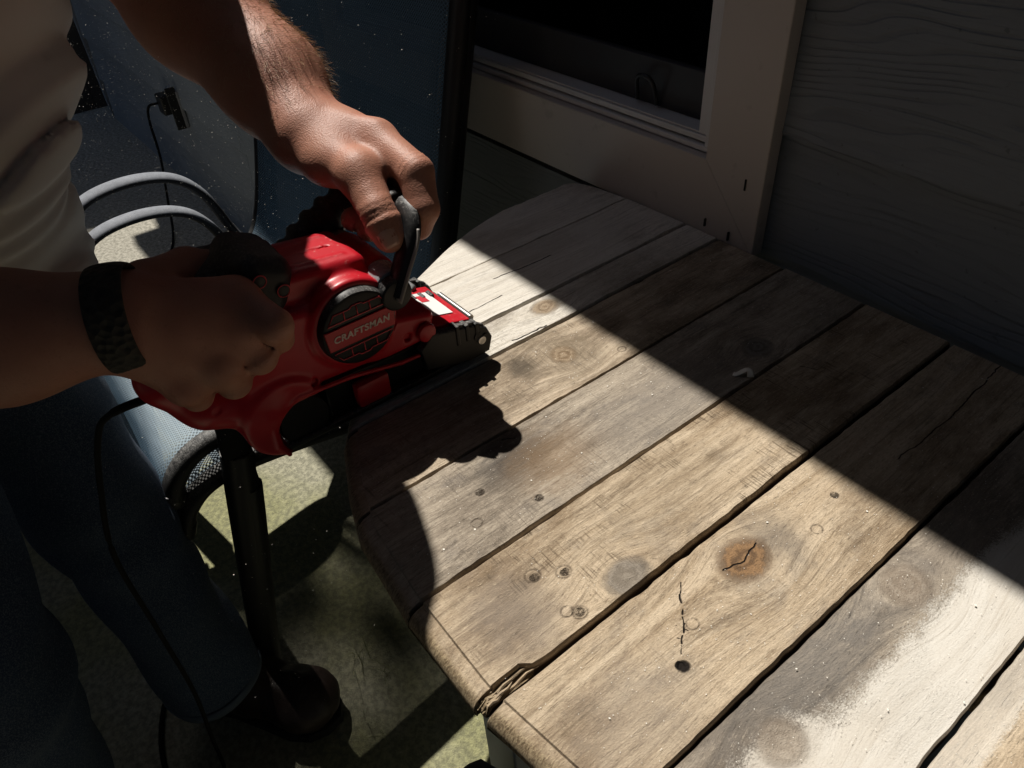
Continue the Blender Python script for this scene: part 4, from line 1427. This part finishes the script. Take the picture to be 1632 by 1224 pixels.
# tendons and knuckle ridge
for a in ('im', 'mm', 'rm'):
    p0 = A_['wr'] * .6 + A_[a] * .4
    n_ = np.array((.25, .05, .95))
    fl.cap(p0 + n_ * .0165, A_[a] + n_ * .0105, .0035, .0035, .008)
VL, QL = relax(*fl.mesh(), 1, .35)

RW = dict(wr=(-.468, .029, .912), fo=(-.495, -.029, .913), im=(-.462, .105, .896), ip=(-.428, .116, .887), it=(-.440, .120, .868), mm=(-.446, .097, .880), mp=(-.437, .102, .863), mt=(-.460, .100, .846),
          rm=(-.442, .078, .866), rp=(-.446, .082, .846), rt=(-.468, .080, .836), pm=(-.450, .055, .856), pp=(-.460, .058, .838), pt=(-.482, .060, .832), th1=(-.490, .060, .914), th2=(-.512, .092, .905), th3=(-.518, .118, .893))
B_ = {k: np.array(v) for k, v in RW.items()}
elbR = np.array((-.585, -.205, .930))
shR = np.array((-.63, -.17, 1.26))
fr2 = Field((-.76, -.30, .80), (-.40, .16, 1.32), .002)
fr2.cap(shR, elbR + (shR - elbR) * .12, .060, .048, .02)
fr2.cap(elbR, B_['fo'], .046, .0395, .03)
fr2.cap(B_['fo'], B_['wr'], .0395, .0330, .02, flat=((1, -.3, 0), .85))
for a, ra, rb in (('im', .024, .0165), ('mm', .023, .0155), ('rm', .022, .0150), ('pm', .022, .0140)):
    fr2.cap(B_['wr'] * .8 + B_[a] * .2, B_[a], ra, rb, .012)
fr2.cap(B_['wr'] * .5 + B_['mm'] * .5, B_['mm'] * .6 + B_['im'] * .4, .018, .014, .015)
fr2.cap(B_['im'], B_['ip'], .0150, .0125, .007)
fr2.cap(B_['ip'], B_['it'], .0125, .0105, .003)
fr2.cap(B_['mm'], B_['mp'], .0145, .0125, .005)
fr2.cap(B_['mp'], B_['mt'], .0120, .0105, .003)
fr2.cap(B_['rm'], B_['rp'], .0140, .0120, .005)
fr2.cap(B_['rp'], B_['rt'], .0118, .0100, .003)
fr2.cap(B_['pm'], B_['pp'], .0130, .0110, .005)
fr2.cap(B_['pp'], B_['pt'], .0108, .0092, .003)
fr2.cap(B_['wr'] * .6 + B_['th1'] * .4, B_['th1'], .021, .0165, .012)
fr2.cap(B_['th1'], B_['th2'], .0165, .0145, .006)
fr2.cap(B_['th2'], B_['th3'], .0145, .0115, .004)
for a_, b_, r0 in (('im', 'ip', .0150), ('mm', 'mp', .0142), ('rm', 'rp', .0138), ('pm', 'pp', .0128)):
    dd = B_[b_] - B_[a_]
    ringcut(fr2, B_[b_] - dd * .06, dd, r0 * .98, .0012)
    ringcut(fr2, B_[b_] - dd * .22, dd, r0 * 1.02, .0010)
    n_ = np.array((.55, -.55, .5))
    fr2.cap(B_['wr'] * .5 + B_[a_] * .5 + n_ * .019, B_[a_] + n_ * .0125, .0035, .0045, .008)
    fr2.ell(B_[a_] + n_ * .006, (.0125, .0125, .0125), .006)
VR, QR = relax(*fr2.mesh(), 1, .35)

# trunk, neck and head
fb = Field((-1.12, -.42, .80), (-.38, .32, 1.74), .006)
hipc = np.array((-.80, -.085, .90))
chest = np.array((-.735, -.020, 1.18))
fb.cap(hipc, chest, .135, .145, .05)
fb.cap(shL, shR, .075, .075, .05)
fb.cap(shL, shL + (elbL - shL) * .4, .062, .055, .03)
fb.cap(shR, shR + (elbR - shR) * .4, .062, .055, .03)
nk = (shL + shR) / 2 + np.array((.03, .03, .03))
hd = nk + np.array((.055, .055, .165))
fb.cap(nk, hd - np.array((0, 0, .04)), .062, .055, .03)
fw = np.array((.66, .66, -.35))
fw /= np.linalg.norm(fw)
rt_ = np.cross(fw, (0, 0, 1))
rt_ /= np.linalg.norm(rt_)
up_ = np.cross(rt_, fw)
Rm = np.stack([rt_, fw, up_], 1)


def H(x, y, z):
    return hd + rt_ * x + fw * y + up_ * z


fb.ell(H(0, -.01, .03), (.076, .098, .098), .01, rot=Rm)
fb.ell(H(0, .025, -.045), (.058, .068, .070), .03, rot=Rm)
fb.cap(H(0, .088, .015), H(0, .112, -.020), .009, .014, .012)
fb.cap(H(-.022, .084, -.060), H(.022, .084, -.060), .010, .010, .008)
fb.cap(H(-.025, .089, -.053), H(.025, .089, -.053), .0025, .0025, .002, True)
fb.ell(H(0, .075, -.095), (.022, .020, .016), .015, rot=Rm)
for s_ in (-1, 1):
    fb.ell(H(s_ * .032, .088, .012), (.016, .014, .011), .008, True, rot=Rm)
    fb.cap(H(s_ * .050, .080, .030), H(s_ * .014, .094, .028), .008, .008, .01)
    fb.ell(H(s_ * .078, -.012, -.008), (.010, .020, .032), .004, rot=Rm)
VB, QB = relax(*fb.mesh(), 1, .4)
# eyeballs as part of the body mesh
fe = Field(hd - .15, hd + .15, .003)
for s_ in (-1, 1):
    fe.ell(H(s_ * .032, .078, .012), (.0125, .0125, .0125), .001)
VE, QE = fe.mesh()
body = mesh_obj('body', [(VL, QL), (VR, QR), (VB, QB), (VE, QE)], M['skin'], man)
# hair of the head
fhh = Field(hd - .2, hd + .2, .004)
fhh.ell(H(0, -.022, .045), (.083, .098, .094), .01, rot=Rm)
fhh.ell(H(0, .085, -.02), (.075, .07, .085), .01, True, rot=Rm)
fhh.warp(lambda X, Y, Z: .002 * np.sin(X * 420) * np.sin(Y * 380) + .001 * np.sin(Z * 700))
mesh_obj('head_hair', [fhh.mesh()], M['hairmat'], man)

# thumb nail and finger nails of the left hand
def nail(c, nrm, along, w_, l_):
    nrm, along = Vector(nrm).normalized(), Vector(along)
    along = (along - nrm * along.dot(nrm)).normalized()
    sd = along.cross(nrm)
    rows = []
    for i in range(7):
        t = i / 6 * 2 - 1
        row = []
        for j in range(7):
            s_ = j / 6 * 2 - 1
            k = math.sqrt(max(0, 1 - .35 * max(0, t) ** 2))
            row.append(tuple(Vector(c) + along * t * l_ + sd * s_ * w_ * k - nrm * (.32 * w_ * s_ * s_ + .0006 * abs(t) ** 3)))
        rows.append(row)
    o_ = MB().sheet(rows).build('finger_nail', M['nail'], man, True)
    s = o_.modifiers.new('thickness', 'SOLIDIFY')
    s.thickness = .0006
    return o_


cam_dir = np.array((.62, -.45, .64))
tn = np.array((.75, -.55, .36))
nail(A_['tt'] + tn / np.linalg.norm(tn) * .0128, tn, tdir, .0072, .0078)
nail(A_['mt'] + np.array((.5, -.8, -.1)) * .0108, (.5, -.8, -.1), A_['mt'] - A_['md'], .0055, .006)
nail(A_['rt'] + np.array((.4, -.85, -.2)) * .0102, (.4, -.85, -.2), A_['rt'] - A_['rd'], .005, .0055)

# hair on the sunlit forearm
bm_v, bm_q = VL, QL
ctr = bm_v[bm_q].mean(1)
e1 = bm_v[bm_q[:, 2]] - bm_v[bm_q[:, 0]]
e2 = bm_v[bm_q[:, 3]] - bm_v[bm_q[:, 1]]
nn = np.cross(e1, e2)
nn /= np.linalg.norm(nn, axis=1)[:, None] + 1e-9
axd = (A_['wr'] - elbL) / np.linalg.norm(A_['wr'] - elbL)
tpar = (ctr - elbL) @ axd / np.linalg.norm(A_['wr'] - elbL)
upness = nn @ np.array((.35, .55, .75))
ok = np.where((tpar > .02) & (tpar < .97) & (upness > -.25))[0]
wgt = np.clip(upness[ok] + .5, .05, 1) * np.where(tpar[ok] > .85, .35, 1)
pick = rng.choice(ok, 3200, replace=True, p=wgt / wgt.sum())
HV, HF = [], []
for t in pick:
    p0, n0 = ctr[t], nn[t]
    side_ = np.cross(n0, axd)
    side_ /= np.linalg.norm(side_) + 1e-9
    L_ = rng.uniform(.004, .0135)
    dr = axd * rng.uniform(.5, 1.0) + n0 * rng.uniform(.25, .8) + side_ * rng.normal(0, .45)
    dr /= np.linalg.norm(dr)
    cv = side_ * rng.normal(0, .3) - n0 * rng.uniform(.1, .5)
    w_ = .00013
    pts = [p0 - n0 * .0005, p0 + dr * L_ * .35, p0 + dr * L_ * .7 + cv * L_ * .12, p0 + dr * L_ + cv * L_ * .32]
    wd = np.cross(dr, n0)
    wd = wd / (np.linalg.norm(wd) + 1e-9)
    w2_ = np.cross(dr, wd)
    for ww in (wd, w2_):
        b0 = len(HV)
        for i, q_ in enumerate(pts):
            s_ = w_ * (1, .9, .7, .25)[i]
            HV += [q_ - ww * s_, q_ + ww * s_]
        for i in range(3):
            HF.append((b0 + 2 * i, b0 + 2 * i + 1, b0 + 2 * i + 3, b0 + 2 * i + 2))
ah = mesh_obj('arm_hair', [(np.array(HV, np.float32), np.array(HF, np.int32))], M['armhair'], man)
tag(ah, kind='stuff')

# braided band on the right wrist
wc = B_['wr'] * .96 + B_['fo'] * .04
wd = (B_['wr'] - B_['fo'])
wd /= np.linalg.norm(wd)
br = MB()
for o_ in (.0105,):
    c0 = wc + wd * o_
    u = np.cross(wd, (0, 0, 1))
    u /= np.linalg.norm(u)
    v_ = np.cross(u, wd)
    ring = [tuple(c0 + u * math.cos(a) * .0295 + v_ * math.sin(a) * .0345) for a in np.linspace(0, 2 * math.pi, 96, endpoint=False)]
    br.tube(ring, .0026, 16, ry=.0120, closed=True, up=tuple(wd))
br.build('wrist_band', M['band'], man, True)


# shirt
def folds(amp, f1, f2, f3):
    return lambda X, Y, Z: amp * (np.sin(X * f1 + Z * f2 + 1.2 * np.sin(Z * 17 + Y * 9)) * .6 + np.sin(Y * f3 - Z * f1 * .8 + 1.5 * np.sin(X * 13)) * .4)


fs = Field((-1.16, -.46, .74), (-.44, .34, 1.54), .0048)
fs.cap(hipc + np.array((-.025, -.03, -.12)), hipc + np.array((-.015, -.02, 0)), .160, .158, .05)
fs.cap(hipc + np.array((-.015, -.02, .0)), chest, .158, .172, .05)
fs.ell((-.760, -.070, .985), (.15, .15, .10), .06)
fs.cap(hipc + np.array((-.055, .04, .06)), hipc + np.array((-.055, .04, -.12)), .110, .108, .05)
fs.cap((-.742, -.060, 1.06), (-.735, -.052, 1.16), .158, .158, .05)
fs.cap(shL, shR, .092, .092, .06)
fs.cap(shL, shL + (elbL - shL) * .62, .074, .070, .03)
fs.cap(shR, shR + (elbR - shR) * .62, .078, .074, .03)
fs.cap(nk + np.array((0, 0, .03)), nk + np.array((.03, .03, .15)), .058, .058, .004, True)
for a_, b_ in ((shL, elbL), (shR, elbR)):
    fs.cap(a_ + (b_ - a_) * .66, a_ + (b_ - a_) * 1.0, .062, .058, .002, True)
fs.box((-.8, -.08, .70), (.4, .4, .100), .002, .002, True)
fs.warp(folds(.0060, 22, 34, 27))


def creases(X, Y, Z):
    d = np.zeros(np.broadcast(X, Y, Z).shape, np.float32)
    u_ = .62 * X + .78 * Y
    for (u0, z0, sl_, am, wd_) in ((-.34, 1.03, .55, .010, .010), (-.36, .975, .95, .012, .009), (-.37, .93, 1.6, .010, .010), (-.40, .90, -.5, .007, .010), (-.42, 1.06, .25, .008, .012), (-.41, .86, .8, .008, .010), (-.45, 1.0, 1.3, .009, .012), (-.47, .93, -.9, .008, .012), (-.39, 1.01, 2.5, .008, .014), (-.40, 1.08, .7, .006, .006), (-.38, 1.0, .3, .006, .006), (-.43, .97, .75, .007, .006), (-.41, .92, .2, .006, .007), (-.44, .89, 1.1, .006, .006), (-.46, 1.04, -.4, .006, .007), (-.40, .95, -1.2, .005, .007), (-.48, .99, .4, .006, .006)):
        ln = (Z - z0) - sl_ * (u_ - u0)
        d += am * np.exp(-(ln / wd_) ** 2) * np.exp(-((u_ - u0) / .09) ** 2)
    return d - .004


fs.warp(creases)
mesh_obj('t_shirt', [relax(*fs.mesh(), 2, .5)], M['cotton'], man)

# jeans: two legs from the hips
hipL, hipR = np.array((-.885, -.075, .86)), np.array((-.760, -.175, .86))
kneL, kneR = np.array((-.855, -.058, .50)), np.array((-.660, -.215, .47))
ankL, ankR = np.array((-.785, -.040, .13)), np.array((-.690, -.270, .13))
fj = Field((-1.10, -.46, .07), (-.50, .22, 1.0), .006)
fj.cap((hipL + hipR) / 2 + np.array((0, 0, .06)), (hipL + hipR) / 2 - np.array((0, 0, .01)), .138, .15, .05)
for a_, b_, c_ in ((hipL, kneL, ankL), (hipR, kneR, ankR)):
    fj.cap(a_, b_, .094, .076, .04)
    fj.cap(b_, c_, .074, .070, .03)
fj.warp(folds(.0055, 30, 52, 37))
for c_ in (ankL, ankR):
    fj.box(tuple(c_ - np.array((0, 0, .045))), (.12, .12, .035), .004, .003, True)
mesh_obj('jeans', [relax(*fj.mesh(), 2, .5)], M['denim'], man)
for c_ in (ankL, ankR):
    hem = [tuple(c_ + np.array((math.cos(a) * .0715, math.sin(a) * .0715, -.010 + .004 * math.sin(3 * a)))) for a in np.linspace(0, 2 * math.pi, 40, endpoint=False)]
    MB().tube(hem, .0035, 6, ry=.010, closed=True, up=(0, 0, 1)).build('jeans_hem', M['denim_fold'], man, True)


def boot(heel, toe, ank):
    heel, toe = np.array(heel), np.array(toe)
    d = (toe - heel) / np.linalg.norm(toe - heel)
    L_ = np.linalg.norm(toe - heel)
    mid = heel + d * L_ * .45
    fbt = Field(np.minimum(heel, toe) - .12 - np.array((0, 0, .0)), np.maximum(heel, toe) + .12 + np.array((0, 0, .25)), .004)
    u3 = np.array((0, 0, 1.0))
    fbt.cap(heel + d * .04 + u3 * .055, mid + u3 * .055, .043, .045, .02)
    fbt.cap(mid + u3 * .055, toe - d * .05 + u3 * .046, .045, .042, .02)
    fbt.ell(toe - d * .052 + u3 * .048, (.052, .052, .036), .02)
    fbt.cap(heel + d * .06 + u3 * .06, ank + u3 * .03, .046, .050, .02)
    fbt.cap(mid + u3 * .07, heel + d * .08 + u3 * .12, .036, .045, .02)
    fbt.box(tuple(mid - u3 * .04), (.3, .3, .058), .002, .003, True)
    fbt.warp(lambda X, Y, Z: .0012 * np.sin(X * 160 + Z * 90) * np.sin(Y * 150))
    b = mesh_obj('boot', [relax(*fbt.mesh(), 1, .5)], M['leather'], man)
    side_ = np.array((-d[1], d[0], 0))
    outl = []
    for s_, wv in ((0, .036), (.15, .043), (.35, .041), (.55, .047), (.75, .051), (.88, .045), (.97, .026)):
        outl.append(heel[:2] + d[:2] * (L_ * s_) + side_[:2] * wv)
    outl = outl + [toe[:2] + d[:2] * .004] + [heel[:2] + d[:2] * (L_ * s_) - side_[:2] * wv for s_, wv in ((.97, .026), (.88, .045), (.75, .051), (.55, .045), (.35, .040), (.15, .043), (0, .036))]
    MB().prism([tuple(p) for p in outl], 'z', .001, .020, .002).build('boot_sole', M['sole'], b)
    return b


boot((-.865, -.065, 0), (-.655, .088, 0), ankL + np.array((0, 0, -.02)))
boot((-.745, -.315, 0), (-.565, -.125, 0), ankR + np.array((0, 0, -.02)))

# ================================================================== SMALL LOOSE STUFF
def flakes(name, pts, size, flat=.35, label=None, lying=False):
    V, Fq = [], []
    for p in pts:
        s_ = size() if callable(size) else size
        a = rng.randn(3)
        a /= np.linalg.norm(a)
        if lying:
            a = np.array((math.cos(t_ := rng.uniform(0, 6.28)), math.sin(t_), rng.uniform(-.1, .1)))
        b = np.cross(a, rng.randn(3) if not lying else (0, 0, 1))
        b /= np.linalg.norm(b) + 1e-9
        c = np.cross(a, b)
        k = len(V)
        a, b, c = a * s_, b * s_ * rng.uniform(.4, .9), c * s_ * flat
        V += [p - a, p + b, p + a, p - b, p + c]
        Fq += [(k, k + 1, k + 2, k + 3), (k, k + 1, k + 4, k + 4), (k + 2, k + 3, k + 4, k + 4)]
    me = bpy.data.meshes.new(name)
    me.from_pydata([tuple(v) for v in V], [], [tuple(dict.fromkeys(f)) for f in Fq])
    o_ = link(name, me, M['dust'])
    tag(o_, label, 'sawdust', kind='stuff')
    return o_


air = []
while len(air) < 17000:
    p = np.array((rng.uniform(-2.6, -.62), rng.uniform(-.05, .60), rng.uniform(.05, 1.0)))
    if rng.rand() < math.exp(-((p[1] - .28) / .30) ** 2) * (.35 + .65 * math.exp(-((p[0] + 1.2) / .7) ** 2)):
        air.append(p)
flakes('airborne_sawdust', air, lambda: (.00030 + .0006 * rng.uniform() ** 3), label='bright sawdust specks flying in the air left of the sander')
lie = []
while len(lie) < 3600:
    x, y = rng.uniform(-.66, .05), rng.uniform(.11, .61)
    if y > LO(x) + .004 and y < HI(x) and min(abs(x - b_) for b_ in bx) > .0042:
        lie.append(np.array((x, y, ZT + .0009)))
flakes('table_sawdust', lie, lambda: rng.uniform(.00015, .0005) if rng.rand() < .97 else rng.uniform(.0005, .0011), .3, 'pale sawdust and shavings lying on the planks', True)
# curled shaving in the shade
cs_ = [(-.282 + .010 * t, .448 + .004 * math.sin(t * 3), ZT + .0035 + .003 * math.sin(t * 4)) for t in np.linspace(-.5, .9, 9)]
tag(MB().tube(cs_, .0030, 6, ry=.0004).build('wood_shaving', M['dust'], None, True), 'single curled pale shaving on the shaded planks', 'shaving')
gv = MB()
for k in range(16):
    x0, y0 = (-.70 + rnd.gauss(0, .02), .175 + rnd.gauss(0, .015)) if k < 12 else (-.60 + rnd.gauss(0, .04), .10 + rnd.gauss(0, .03))
    a = rnd.uniform(0, 6.28)
    hh = rnd.uniform(.03, .07)
    L = [(x0 + math.cos(a) * .03 * t * t, y0 + math.sin(a) * .03 * t * t, hh * t) for t in (0, .33, .66, 1)]
    gv.tube(L, [.0006, .0005, .0004, .0002], 4)
tag(gv.build('grass', M['grassblade']), 'thin dry grass blades growing by the boot', 'grass', kind='stuff')
